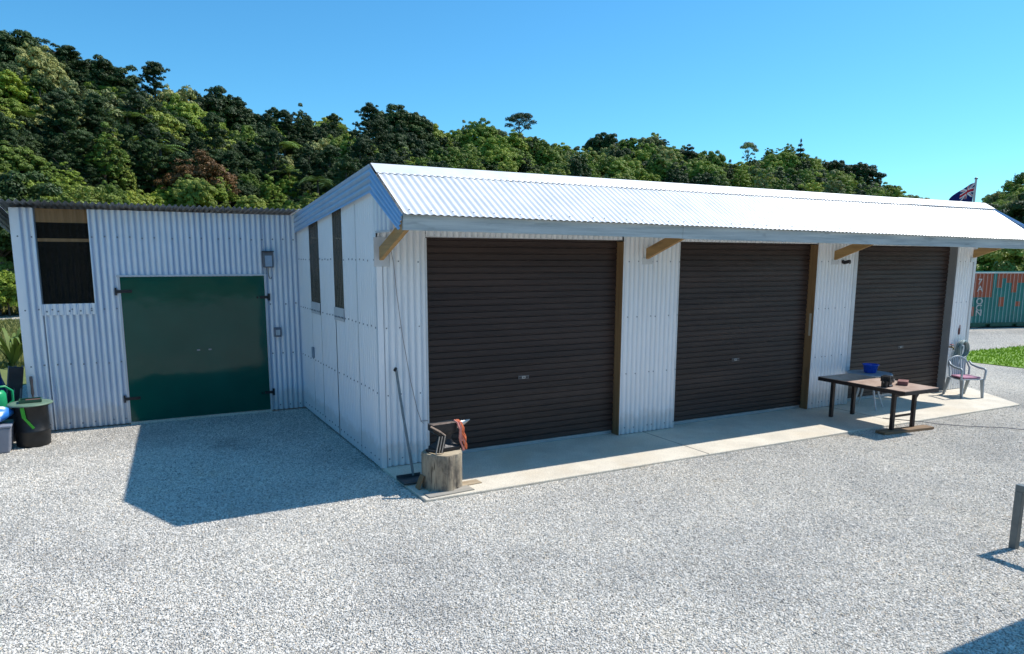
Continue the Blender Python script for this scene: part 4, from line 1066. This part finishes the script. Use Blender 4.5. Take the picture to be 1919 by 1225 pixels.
# ------------------------------------------------------------------ flag
t = thing('flagpole', 'slim pale flagpole standing behind the garage ridge', 'flagpole', (20.40, 5.0, -.05))
mb = MB(); mb.tube([(0, 0, 0), (0, 0, 2.5), (0, 0, 4.95)], [.04, .036, .03], 10); mb.build('pole', mat('pole_grey', (.55, .56, .55), (.45, .46, .46), rough=.4), t)
mb = MB(); mb.lathe([(0, 0), (.045, .01), (.05, .03), (.03, .06), (0, .07)], (0, 0, 4.945), 14); mb.build('cap', M['latch'], t)
mb = MB(); mb.tube([(-.03, -.02, 4.86), (-.10, -.02, 4.6), (-.16, -.02, 3.9), (-.03, -.02, 1.2)], .008, 6); mb.build('halyard', M['plastic_white'], t)
FU, FV = 120, 60; V = []; Fc = []; colr = []
def flag_col(u, v):      # u along the fly, v up the hoist
    blue = (.004, .010, .10); red = (.55, .012, .03); wht = (.78, .78, .80)
    if u < .5 and v > .5:
        x = (u / .5 - .5) * 2; y = (v - .5) / .5 * 1 - .5
        ax, ay = abs(x), abs(y)
        if ax < .1 or ay < .1: return red
        if ax < .17 or ay < .17: return wht
        d = abs(ax * .5 - ay) * .894
        s = (x * .5 - (y if x * y > 0 else -y)) 
        if d < .10: return red if (d < .055 and (ax * .5 - ay) * (1 if x * y > 0 else -1) > 0) else wht
        return blue
    for sx, sy, r_ in ((.75, .80, .050), (.75, .20, .062), (.64, .52, .050), (.865, .58, .044)):
        dx, dy = (u - sx) * 2, v - sy; rr = math.hypot(dx, dy); a = math.atan2(dx, dy)
        k = math.cos(math.pi / 5) / math.cos(((a + math.pi / 5) % (2 * math.pi / 5)) - math.pi / 5) 
        star = r_ * (.55 + .45 * abs(math.cos(2.5 * a)))
        if rr < star * .85: return red
        if rr < star * 1.25: return wht
    return blue
for i in range(FU + 1):
    for j in range(FV + 1):
        u, v = i / FU, j / FV
        x = -1.32 * (u * .93) ; drop = .12 * u + .62 * u ** 1.7
        wav = .06 * math.sin(u * 9 + v * 1.5) * (.3 + u)
        V.append((x - .10 * (1 - v), wav, (v - 1) * .82 - drop * (.75 + .25 * v)))
        colr.append((u, v))
for i in range(FU):
    for j in range(FV):
        a = i * (FV + 1) + j; Fc.append((a, a + FV + 1, a + FV + 2, a + 1))
me = bpy.data.meshes.new('flag'); me.from_pydata(V, [], Fc)
ca = me.color_attributes.new('pattern', 'FLOAT_COLOR', 'CORNER'); dat = []
for i in range(FU):
    for j in range(FV):
        c3 = flag_col((i + .5) / FU, (j + .5) / FV); dat += [*c3, 1] * 4
ca.data.foreach_set('color', dat); me.polygons.foreach_set('use_smooth', [True] * len(Fc))
m, ntt, b, out = new_mat('flag_cloth'); a_ = ntt.nodes.new('ShaderNodeAttribute'); a_.attribute_name = 'pattern'
ntt.links.new(a_.outputs['Color'], b.inputs['Base Color']); b.inputs['Roughness'].default_value = .8
tr = ntt.nodes.new('ShaderNodeBsdfTranslucent'); ntt.links.new(a_.outputs['Color'], tr.inputs[0]); mx = ntt.nodes.new('ShaderNodeMixShader'); mx.inputs[0].default_value = .35
ntt.links.new(b.outputs[0], mx.inputs[1]); ntt.links.new(tr.outputs[0], mx.inputs[2]); ntt.links.new(mx.outputs[0], out.inputs[0])
me.materials.append(m); o = bpy.data.objects.new('flag', me); COL.objects.link(o); o.location = (20.36, 4.98, 4.80); o.rotation_euler = (0, 0, R(-8))
tag(o, 'dark blue ensign flag with red and white crosses flying behind the garage roof', 'flag')

# ------------------------------------------------------------------ trees
def leaf_mesh(name, puffs, per, size, mats, trunk=None, zmin=-.45, seed=0, flat=.35, droop=0.0):
    g = np.random.default_rng(seed)
    Vl = []; cl = []
    for (cx, cy, cz, rx, ry, rz) in puffs:
        n = max(12, int(per * (rx * ry + rx * rz + ry * rz) / 3))
        d = g.normal(size=(n * 2, 3)); d /= np.linalg.norm(d, axis=1)[:, None]; d = d[d[:, 2] > zmin][:n]; n = len(d)
        rad = .55 + .45 * g.random(n) ** .5
        lump = 1 + .16 * np.sin(d[:, 0] * 5 + cx * 3) * np.cos(d[:, 1] * 5 + cy * 2 + d[:, 2] * 4)
        pos = np.array([cx, cy, cz]) + d * np.array([rx, ry, rz]) * (rad * lump)[:, None]
        nn = d * 1.0 + g.normal(size=(n, 3)) * .38 + np.array([0, 0, flat]); nn /= np.linalg.norm(nn, axis=1)[:, None]
        t1 = np.cross(nn, g.normal(size=(n, 3))); t1 /= np.linalg.norm(t1, axis=1)[:, None]; t2 = np.cross(nn, t1)
        s = size * (.55 + .9 * g.random(n)); e = .45 + .3 * g.random(n)
        a = t1 * s[:, None]; b = t2 * (s * e)[:, None]
        fold = nn * (s * .18)[:, None]; pos[:, 2] -= droop * g.random(n)
        Vl.append(np.stack([pos - a, pos - b + fold * .5, pos + a, pos + b + fold * .5], 1).reshape(-1, 3))
        cl.append(np.repeat(np.clip(g.random() * .75 + g.random(n) * .3, 0, 1), 1))
    V = np.concatenate(Vl); cl = np.concatenate(cl); nf = len(V) // 4
    me = bpy.data.meshes.new(name)
    tv, tf = (trunk.v, trunk.f) if trunk else ([], [])
    base = len(V)
    allv = np.concatenate([V, np.array(tv, float).reshape(-1, 3)]) if tv else V
    faces = np.arange(nf * 4).reshape(-1, 4).tolist() + [tuple(i + base for i in f) for f in tf]
    me.from_pydata(allv.tolist(), [], faces)
    for m_ in mats: me.materials.append(m_)
    mi = [0] * nf + [1] * len(tf); me.polygons.foreach_set('material_index', mi)
    at = me.attributes.new('clump', 'FLOAT', 'FACE'); at.data.foreach_set('value', cl.tolist() + [.5] * len(tf))
    me.update(); return me

def trunk_mb(h, r, lean=0, limbs=4, seed=0, spread=2.0, base=.4):
    rd = random.Random(seed); t = MB()
    top = Vector((lean, rd.uniform(-.3, .3), h)); pts = [Vector((0, 0, -1.2)), Vector((lean * .2, 0, h * .3)), Vector((lean * .5, .1, h * .65)), top]
    t.tube(pts, [r * 1.25, r, r * .75, r * .35], 7, 0, False)
    for k in range(limbs):
        a = 2 * math.pi * k / limbs + rd.uniform(-.4, .4); z0 = h * rd.uniform(base, .85); L = spread * rd.uniform(.6, 1)
        p0 = Vector((lean * z0 / h, 0, z0))
        t.tube([p0, p0 + Vector((math.cos(a) * L * .5, math.sin(a) * L * .5, L * .35)), p0 + Vector((math.cos(a) * L, math.sin(a) * L, L * .75))], [r * .45, r * .3, r * .12], 5, 0, False)
    return t

def round_puffs(seed, h, w, n, base=.35, tight=1.0):
    """clumps over an uneven domed envelope"""
    rd = random.Random(seed); out = []; zc = h * (base + (1 - base) * .45); hz = h * (1 - base) * .52
    ph = [rd.uniform(0, 6.28) for _ in range(6)]
    for k in range(n):
        u = 1 - 1.55 * (k + .5) / n; a = k * 2.39996 + rd.uniform(-.25, .25); r_ = math.sqrt(max(0, 1 - u * u))
        env = 1 + .17 * math.sin(2 * a + ph[0] + 2 * u) + .13 * math.sin(3 * a + ph[1] - 3 * u) + .12 * math.sin(5 * a + ph[2] + 5 * u)
        q = env * rd.choice((.62, .8, .92, 1.0, 1.06)) * .80
        sz = w * rd.choice((.075, .095, .12, .15, .19)) * rd.uniform(.85, 1.15)
        out.append((w * r_ * math.cos(a) * q, w * r_ * math.sin(a) * q, zc + hz * u * q, sz, sz, sz * rd.uniform(.55, .8)))
    return out
def tall_puffs(seed, h, w, n):
    """limbs in loose layers, each limb carrying flat drooping sprays"""
    rd = random.Random(seed); out = []; nl = n // 3
    for k in range(nl):
        f = (k + rd.random() * .6) / nl; z = h * (.25 + .66 * f)
        L = w * (.55 + .75 * math.sin(math.pi * min(1, .25 + .62 * f))) * rd.uniform(.5, 1.0) * (1 - .25 * f)
        a = k * 2.4 + rd.uniform(-.9, .9); rise = rd.uniform(.1, .9)
        for j in range(4):
            t = (j + 1) / 4; sz = w * rd.uniform(.08, .16) * (1.1 - .3 * t)
            out.append((L * t * math.cos(a + .12 * j) + rd.uniform(-.2, .2), L * t * math.sin(a + .12 * j) + rd.uniform(-.2, .2), z + L * rise * t - .12 * L * t * t + rd.uniform(-.25, .25), sz * 1.35, sz * 1.35, sz * .85))
    for k in range(10):
        a = k * 2.4; rr = w * .42 * math.sqrt(k / 10); sz = w * rd.uniform(.13, .2)
        out.append((rr * math.cos(a), rr * math.sin(a), h * (.97 - .05 * k / 10 * 2) + rd.uniform(-.2, .2), sz * 1.3, sz * 1.3, sz * .7))
    return out
def pine_puffs(seed, h, w):
    rd = random.Random(seed); out = []
    for k in range(9):
        f = k / 8; z = h * (.15 + .83 * f); wd = w * (1 - f) ** .85 + .12
        for q in range(5 if f < .8 else 2):
            a = q * 1.26 + k; out.append((wd * .55 * math.cos(a), wd * .55 * math.sin(a), z, wd * .5, wd * .5, h * .05))
    out.append((0, 0, h * .97, .12, .12, h * .06)); return out
def umbrella_puffs(seed, h, w):
    rd = random.Random(seed); out = []
    for k in range(16):
        a = k * 2.4; rr = w * math.sqrt(k / 16.0); out.append((rr * math.cos(a), rr * math.sin(a), h * (.92 - .14 * (rr / w) ** 2) + rd.uniform(-.3, .3), w * .30, w * .3, w * .17))
    for k in range(5): a = k * 1.3; out.append((w * .65 * math.cos(a), w * .65 * math.sin(a), h * (.62 + .03 * k), w * .2, w * .2, w * .1))
    return out
def sparse_puffs(seed, h, w):
    rd = random.Random(seed); out = []
    for k in range(26):
        a = rd.uniform(0, 6.28); f = rd.random(); rr = w * rd.uniform(.4, 1) * (.5 + .5 * math.sin(math.pi * f)); s = w * rd.uniform(.10, .19)
        out.append((rr * math.cos(a), rr * math.sin(a), h * (.42 + .58 * f), s, s, s * .7))
    return out

VAR = {}
bk = M['bark']
SZ = .085
for i in range(5): VAR['round', i] = leaf_mesh('tree_round', round_puffs(20 + i, 7.2, 3.2, 230), 1500, SZ, [F['mid'], bk], trunk_mb(5.4, .16, .3, 5, i), seed=i)
for i in range(4): VAR['tall', i] = leaf_mesh('tree_tall', tall_puffs(40 + i, 12.5, 2.9, 130), 1200, SZ, [F['dark'], bk], trunk_mb(11.2, .22, .3, 7, i, 2.2, .3), seed=10 + i, droop=.15)
for i in range(4): VAR['dome', i] = leaf_mesh('shrub_dome', round_puffs(60 + i, 3.6, 2.3, 190, .10), 1700, .065, [F['olive'], bk], trunk_mb(2.2, .08, .1, 5, i, 1.1), seed=20 + i)
for i in range(2): VAR['umbrella', i] = leaf_mesh('tree_umbrella', umbrella_puffs(80 + i, 9.5, 2.6), 800, SZ, [F['dark'], bk], trunk_mb(8.2, .17, .25, 6, i, 2.2, .62), seed=30 + i)
for i in range(2): VAR['sparse', i] = leaf_mesh('tree_sparse', sparse_puffs(90 + i, 11, 3.2), 700, .11, [F['dark'], bk], trunk_mb(10, .17, .5, 13, i, 3.2, .38), seed=40 + i)
for i in range(2): VAR['pine', i] = leaf_mesh('tree_pine', pine_puffs(95 + i, 9, 1.9), 600, .11, [F['pine'], bk], trunk_mb(8.4, .14, 0, 0, i), seed=50 + i)
for i in range(4): VAR['oval', i] = leaf_mesh('tree_oval', round_puffs(120 + i, 8.6, 2.1, 210, .16), 1700, .075, [F['mid'], bk], trunk_mb(7, .15, .3, 6, i, 1.4), seed=60 + i)
def fern_mesh(seed):
    g = random.Random(seed); t = MB(); V = []; cl = []
    for k in range(15):
        a = 2 * math.pi * k / 15 + g.uniform(-.15, .15); L = g.uniform(1.7, 2.3); rise = g.uniform(.35, .75)
        ax = Vector((math.cos(a), math.sin(a), 0)); sd_ = Vector((-math.sin(a), math.cos(a), 0)); c_ = g.random()
        for j in range(15):
            s0 = (j + .3) / 15; 
            p = ax * (L * s0) + Vector((0, 0, 2.6 + rise * math.sin(min(s0 * 1.5, 1.57)) * 1.2 - .95 * s0 ** 2.2))
            wd = .42 * math.sin(math.pi * min(1, s0 * .86 + .1)) ** .8; th = L / 15 * .42
            for sg in (-1, 1):
                q = p + sd_ * sg * wd + ax * .10 - Vector((0, 0, .14 * wd / .4))
                V += [p - ax * th, p + ax * th, q + ax * th * .4, q - ax * th * .5]; cl.append(min(1, c_ * .6 + g.random() * .4))
    t.tube([(0, 0, -1), (.05, 0, 1.2), (0, 0, 2.65)], [.16, .11, .10], 7, 0, False)
    me = bpy.data.meshes.new('tree_fern'); nb = len(V)
    me.from_pydata([tuple(v) for v in V] + t.v, [], [(4 * i, 4 * i + 1, 4 * i + 2, 4 * i + 3) for i in range(nb // 4)] + [tuple(i + nb for i in f) for f in t.f])
    me.materials.append(F['fern']); me.materials.append(bk); me.polygons.foreach_set('material_index', [0] * (nb // 4) + [1] * len(t.f))
    at = me.attributes.new('clump', 'FLOAT', 'FACE'); at.data.foreach_set('value', cl + [.5] * len(t.f)); me.update(); return me
for i in range(2): VAR['fern', i] = fern_mesh(i)
NV = {'oval': 4, 'round': 5, 'tall': 4, 'dome': 4, 'umbrella': 2, 'sparse': 2, 'pine': 2, 'fern': 2}
KINDNAME = {'oval': 'oval_bush_tree', 'round': 'bush_tree', 'tall': 'podocarp_tree', 'dome': 'shrub', 'umbrella': 'flat_topped_tree', 'sparse': 'sparse_tree', 'pine': 'pine_tree', 'fern': 'tree_fern'}  # oval crowns replace a random share of the round bush trees
CATNAME = {'dome': 'shrub', 'fern': 'tree fern'}
def plant(kind, p, s, fol, label, group=None, sz=None, cat=None):
    i = random.randrange(NV[kind]); o = bpy.data.objects.new(KINDNAME[kind], VAR[kind, i]); COL.objects.link(o)
    o.location = p; o.rotation_euler = (random.uniform(-.05, .05), random.uniform(-.05, .05), random.uniform(0, 6.28)); o.scale = (s, s, s * sz) if sz else (s * random.uniform(.8, 1.25), s * random.uniform(.8, 1.25), s * random.uniform(.8, 1.3))
    o.color = (*FC[fol], 1)
    return tag(o, label, cat or CATNAME.get(kind, 'tree'), group)

def project(p):
    q = Vector(p) - CAMPOS; c = q.dot(fw)
    if c < .5: return None
    return 959.5 + fpx * q.dot(r2) / c, cyp - fpx * q.dot(u2) / c
ROOF = [(-400, 380), (0, 380), (560, 402), (703, 312), (1000, 328), (1845, 382), (1919, 440), (2400, 560)]
FOLWORD = {'dark': 'dark green', 'mid': 'mid green', 'olive': 'olive green', 'lime': 'bright yellow green', 'grey': 'grey green', 'rust': 'rust brown', 'fern': 'light green', 'pine': 'blackish'}
SHAPEWORD = {'oval': 'tall oval crowned tree', 'round': 'round crowned bush tree', 'tall': 'tall layered podocarp', 'dome': 'low domed shrub', 'fern': 'tree fern with arching fronds'}
def zone(u):
    return 'hillside above the low shed' if u < 560 else ('hillside behind the gable' if u < 900 else ('hillside above the roof middle' if u < 1350 else 'hillside above the right roof half'))
cands = []
COV = {}
D = 54.0
while D < 200:
    a = -.24
    step = .52 * (2.7 + D * .009)
    while a < 1.12:
        Rd, H = ridge(a); T = toe(a)
        if T + 1 < D < Rd + 5:
            aa = a + random.uniform(-.45, .45) * step / D; dd = D + random.uniform(-.45, .45) * step
            cands.append((aa, dd, (dd - T) / (Rd - T)))
        a += step / D
    D += step * 1.0
aa = -.16
while aa < 1.02:          # a closed line of crowns along the crest
    cands.append((aa + random.uniform(-.004, .004), ridge(aa)[0] - random.uniform(0, 4), .97)); aa += 2.6 / ridge(aa)[0]
made = 0; KC = {}
for aa, dd, s in cands:
    p = hill_pt(aa, dd)
    r_ = random.random()
    q = project(p)
    if q is None: continue
    u = q[0]; left = u < 640
    if left and s < .45: kind, fol = random.choices([('dome', 'lime'), ('dome', 'olive'), ('round', 'mid'), ('fern', 'fern'), ('round', 'lime'), ('dome', 'grey'), ('dome', 'rust'), ('round', 'olive')], [30, 20, 14, 10, 14, 10, 0, 12])[0]
    elif left: kind, fol = random.choices([('round', 'mid'), ('tall', 'dark'), ('round', 'dark'), ('fern', 'fern'), ('round', 'olive'), ('dome', 'grey'), ('round', 'lime')], [12, 40, 32, 4, 7, 4, 2])[0]
    elif u < 860: kind, fol = random.choices([('round', 'dark'), ('tall', 'dark'), ('round', 'mid'), ('round', 'olive'), ('fern', 'fern')], [38, 26, 22, 10, 4])[0]
    else: kind, fol = random.choices([('round', 'mid'), ('round', 'dark'), ('round', 'olive'), ('tall', 'dark'), ('round', 'lime'), ('round', 'grey')], [38, 22, 26, 2, 6, 6])[0]
    if kind == 'tall' and s > .72 and u > 560: kind = 'oval'
    if kind == 'round' and random.random() < (.5 if u > 560 else .35): kind = 'oval'
    hgt = {'oval': 8.6, 'round': 7.2, 'tall': 12.5, 'dome': 3.6, 'fern': 3.4}[kind]
    sc_ = random.choice((.5, .6, .7, .8, .95)) * random.uniform(.9, 1.1) * (.92 if kind != 'tall' else .72) * (1.15 if kind == 'dome' else 1) * (1 + max(0, dd - 90) * .001) * (.72 if (kind in ('round', 'oval') and left and s < .45) else 1)
    if s > .72: sc_ = random.uniform(5.6, 7.0) / hgt
    else: sc_ *= .92
    top = project((p[0], p[1], p[2] + hgt * sc_ * 1.0))
    if top is None or top[0] < -130 or top[0] > 1960: continue
    if top[1] > pl(top[0], ROOF) + 25: continue
    bot = project(p); hw = {'oval': 1.9, 'round': 2.7, 'tall': 2.0, 'dome': 2.1, 'fern': 1.8}[kind] * sc_ * fpx / dd
    cells = []
    for gx in range(int((top[0] - hw) // 8), int((top[0] + hw) // 8) + 1):
        for gy in range(int(top[1] // 8), int(bot[1] // 8) + 1):
            ex = (gx * 8 + 4 - top[0]) / hw; ey = ((gy * 8 + 4) - (top[1] + bot[1]) / 2) / max(1, (bot[1] - top[1]) / 2)
            if ex * ex + ey * ey < 1 and gy * 8 < pl(gx * 8 + 4, ROOF): cells.append((gx, gy))
    fresh = sum(1 for c_ in cells if COV.get(c_, 0) < 1)
    if fresh < (1 if s == .97 else max(2, .05 * len(cells))): continue
    for c_ in cells:
        cx_ = (c_[0] * 8 + 4 - top[0]) / hw
        if abs(cx_) < .7: COV[c_] = COV.get(c_, 0) + 1
    nm = '%s on the %s' % (FOLWORD[fol] + ' ' + SHAPEWORD[kind], zone(u))
    plant(kind, (p[0], p[1], p[2] - .25), sc_, fol, nm, nm.replace(' on the', 's on the'))
    made += 1; KC[kind] = KC.get(kind, 0) + 1
print('TREES', made, KC)
def az_at(u, y):
    k = fw + r2 * ((u - 959.5) / fpx) - u2 * ((y - cyp) / fpx); return math.atan2(k.x, k.y)
def on_hill(u, y, lift=2.7):
    a = az_at(u, y); D = toe(a) + 2
    while D < ridge(a)[0]:
        p = hill_pt(a, D); q = project((p[0], p[1], p[2] + 2.6 + lift))
        if q[1] < y: break
        D += .8
    return (p[0], p[1], p[2] + lift)
for u, y, s_ in ((205, 222, 1.25), (232, 214, 1.3), (262, 222, 1.3), (240, 240, 1.25), (292, 212, 1.1), (190, 246, 1.0), (520, 292, 1.25), (537, 330, 1.2), (520, 318, 1.0), (596, 350, 1.2), (622, 345, 1.0), (275, 262, 1.0), (300, 290, 1.0)):
    plant('fern', on_hill(u, y), s_, 'fern', 'light green tree fern with arching fronds standing out on the left hillside', 'bright tree ferns on the left hillside')
plant('dome', on_hill(372, 340, .3), 1.35, 'rust', 'rust brown domed shrub just above the low shed roof')
plant('round', on_hill(30, 215, .5), 1.0, 'lime', 'rounded yellow green tree near the left edge of the hillside')
plant('round', on_hill(85, 205, .5), 1.15, 'grey', 'broad grey green tree on the left hillside below the dark skyline trees')
# trees that stand out on the skyline
def at_ridge(u, back=0.0, y=200):
    a = az_at(u, y); Rd, H = ridge(a); return hill_pt(a, Rd - 2 + back), Rd
def skyline(kind, u, ytop, label, fol, wide=1.0):
    p, Rd = at_ridge(u, 0.0, ytop)
    k = fw + r2 * ((u - 959.5) / fpx) - u2 * ((ytop - cyp) / fpx)
    D_ = math.hypot(p[0] - CAMPOS.x, p[1] - CAMPOS.y); z = CAMPOS.z + D_ * k.z / math.hypot(k.x, k.y)
    hgt = {'round': 7.4, 'tall': 12.9, 'umbrella': 9.6, 'sparse': 11.3, 'pine': 9.2}[kind]
    s = (z - p[2]) / hgt
    o = plant(kind, p, s * wide, fol, label, None, 1 / wide)
skyline('round', 24, 54, 'tallest dense dark tree at the left edge of the skyline', 'dark', 1.0)
skyline('sparse', 85, 66, 'thin open branched tree with see-through crown on the left skyline', 'dark', 1.0)
skyline('tall', 128, 78, 'dark spreading tree right of the open branched tree on the skyline', 'dark', 1.3)
skyline('round', 190, 104, 'bulky dark tree on the first step of the skyline', 'dark', 1.0)
skyline('tall', 283, 108, 'lone tall dark podocarp standing clear of the left skyline', 'dark', .95)
skyline('round', 395, 156, 'broad dark tree on the second step of the skyline', 'dark', 1.0)
skyline('round', 440, 180, 'smaller dark tree beside the broad one on the second skyline step', 'dark', 1.0)
skyline('tall', 517, 196, 'narrow dark tree on the dip of the skyline', 'dark', .85)
skyline('tall', 580, 213, 'slim dark tree left of the skyline clump behind the gable', 'dark', .8)
skyline('tall', 628, 208, 'upright dark tree at the left of the clump behind the gable', 'dark', .8)
skyline('tall', 690, 189, 'tall pointed dark tree in the clump behind the gable', 'dark', 1.0)
skyline('round', 745, 192, 'dark wide topped tree in the clump behind the gable', 'dark', 1.1)
skyline('round', 785, 214, 'low dark tree ending the clump behind the gable', 'dark', .8)
skyline('umbrella', 977, 205, 'lone umbrella shaped tree on a bare trunk above the middle of the ridge', 'dark', .95)
skyline('round', 900, 220, 'small rounded tree left of the umbrella shaped tree', 'mid', .8)
skyline('round', 1128, 243, 'dark tree just right of the umbrella shaped tree on the ridge', 'dark', .8)
skyline('umbrella', 1403, 261, 'small flat topped tree on the right ridge', 'grey', .6)
skyline('pine', 1502, 260, 'dark pointed conifer on the right ridge', 'pine', 1.2)
skyline('round', 1612, 300, 'big dark domed tree where the right ridge falls away', 'dark', 1.05)
skyline('tall', 1676, 344, 'tiny dark tree sticking up low on the falling ridge', 'dark', .7)
skyline('round', 1711, 360, 'last small grey green tree at the foot of the falling ridge', 'grey', .9)
# far hill on the right
for k in range(330):
    a = random.uniform(.99, 1.24); D = random.uniform(245, 372)
    p = hill_pt(a, D); q = project((p[0], p[1], p[2] + 7))
    if q is None or q[0] > 1990 or q[1] > pl(q[0], ROOF) + 15: continue
    fol = random.choice(['mid', 'olive', 'lime', 'grey'])
    lb = FOLWORD[fol] + ' scrub bush on the distant hill at the right edge'
    plant('dome', (p[0], p[1], p[2] - .5), random.uniform(1.0, 1.7), fol, lb, FOLWORD[fol] + ' shrubs on the distant hill')
for u, s in ((1833, .8), (1845, 1.0), (1872, 1.1), (1893, 1.2), (1902, 1.35), (1912, 1.3), (1935, 1.2), (1860, .6)):
    a = az_at(u, 350); p = hill_pt(a, 372)
    plant('pine', (p[0], p[1], p[2] - .3), s * .7, 'pine', 'blackish pine on the crest of the distant right hill', 'pines on the crest of the distant hill')
# tall trees and bushes close behind the right end of the garage and the container
def spot(u, D): a = az_at(u, 470); return (CAMPOS.x + D * math.sin(a), CAMPOS.y + D * math.cos(a), -.1)
for u, D, k, s, f, l in ((1846, 62, 'tall', .52, 'dark', 'tall dark tree right behind the flagpole'), (1868, 60, 'round', .70, 'dark', 'second dark tree right of the tall dark tree behind the flagpole'), (1893, 58, 'round', .52, 'dark', 'dark tree behind the falling roof corner'), (1915, 60, 'round', .42, 'olive', 'olive tree at the right edge behind the roof corner'),
    (1836, 40, 'dome', 1.0, 'mid', 'green bush above the left end of the container'), (1860, 44, 'round', .56, 'dark', 'dark bush tree behind the container'), (1884, 40, 'dome', 1.05, 'lime', 'yellow green bush above the container'), (1908, 41, 'dome', 1.15, 'lime', 'taller yellow green bush at the right edge above the container'), (1925, 39, 'dome', 1.0, 'olive', 'olive bush at the far right above the container'), (1850, 46, 'dome', 1.2, 'dark', 'dark shrub under the last bracket'), (1895, 47, 'round', .6, 'mid', 'green tree between the container bushes'), (1945, 44, 'round', .8, 'dark', 'dark tree beyond the right edge bushes'), (1822, 45, 'round', .6, 'dark', 'dark tree hugging the far corner of the garage')):
    plant(k, spot(u, D), s, f, l, None, 1)
# background at the left of the shed
for u, D, k, s, f, l in ((2, 40, 'round', .80, 'dark', 'dark tree filling the gap left of the shed'), (-35, 41, 'round', .9, 'dark', 'dark tree beyond the left picture edge'), (24, 43, 'round', .8, 'dark', 'dark tree tucked behind the shed corner'), (6, 37.5, 'dome', .45, 'lime', 'yellow green shrub in the gap left of the shed'), (28, 38.5, 'dome', .55, 'olive', 'olive shrub beside the grey post'), (-12, 38, 'dome', .6, 'mid', 'green shrub at the left picture edge'), (40, 38, 'dome', .5, 'mid', 'green shrub half hidden by the shed')):
    plant(k, spot(u, D), s, f, l)
mb = MB(); mb.lathe([(0, -.3), (.13, -.3), (.12, 1.85), (.10, 1.9), (0, 1.9)], n=12)
o = mb.build('fence_post', mat('grey_post', (.42, .41, .36), (.3, .29, .25), stretch=(1, 1, .2), rough=.9)); o.location = (-7.5, 36.4, -.05); tag(o, 'weathered grey round post in the gap left of the shed', 'post')
# strappy plant at the shed corner
mb = MB(); rd = random.Random(4)
for k in range(46):
    a = rd.uniform(0, 6.28); L = rd.uniform(.55, .95); w_ = rd.uniform(.03, .05); hh = rd.uniform(.45, .85); V = []
    ax = Vector((math.cos(a), math.sin(a), 0)); sd_ = Vector((-math.sin(a), math.cos(a), 0))
    for j in range(7):
        s = j / 6; p_ = ax * (L * s ** 1.2 + .04) + Vector((0, 0, hh * math.sin(s * 2.2) * 1.1)); ww = w_ * (1 - s ** 2.5) + .003
        V += [p_ - sd_ * ww, p_ + sd_ * ww]
    mb.add(V, [(2 * j, 2 * j + 1, 2 * j + 3, 2 * j + 2) for j in range(6)], 0, True)
o = mb.build('flax_plant', foliage('flax_leaf', (.10, .15, .03), (.20, .26, .06), (.30, .33, .10))); o.location = (-5.02, 12.4, -.05); tag(o, 'clump of long pale green strap leaves behind the shed corner', 'plant')
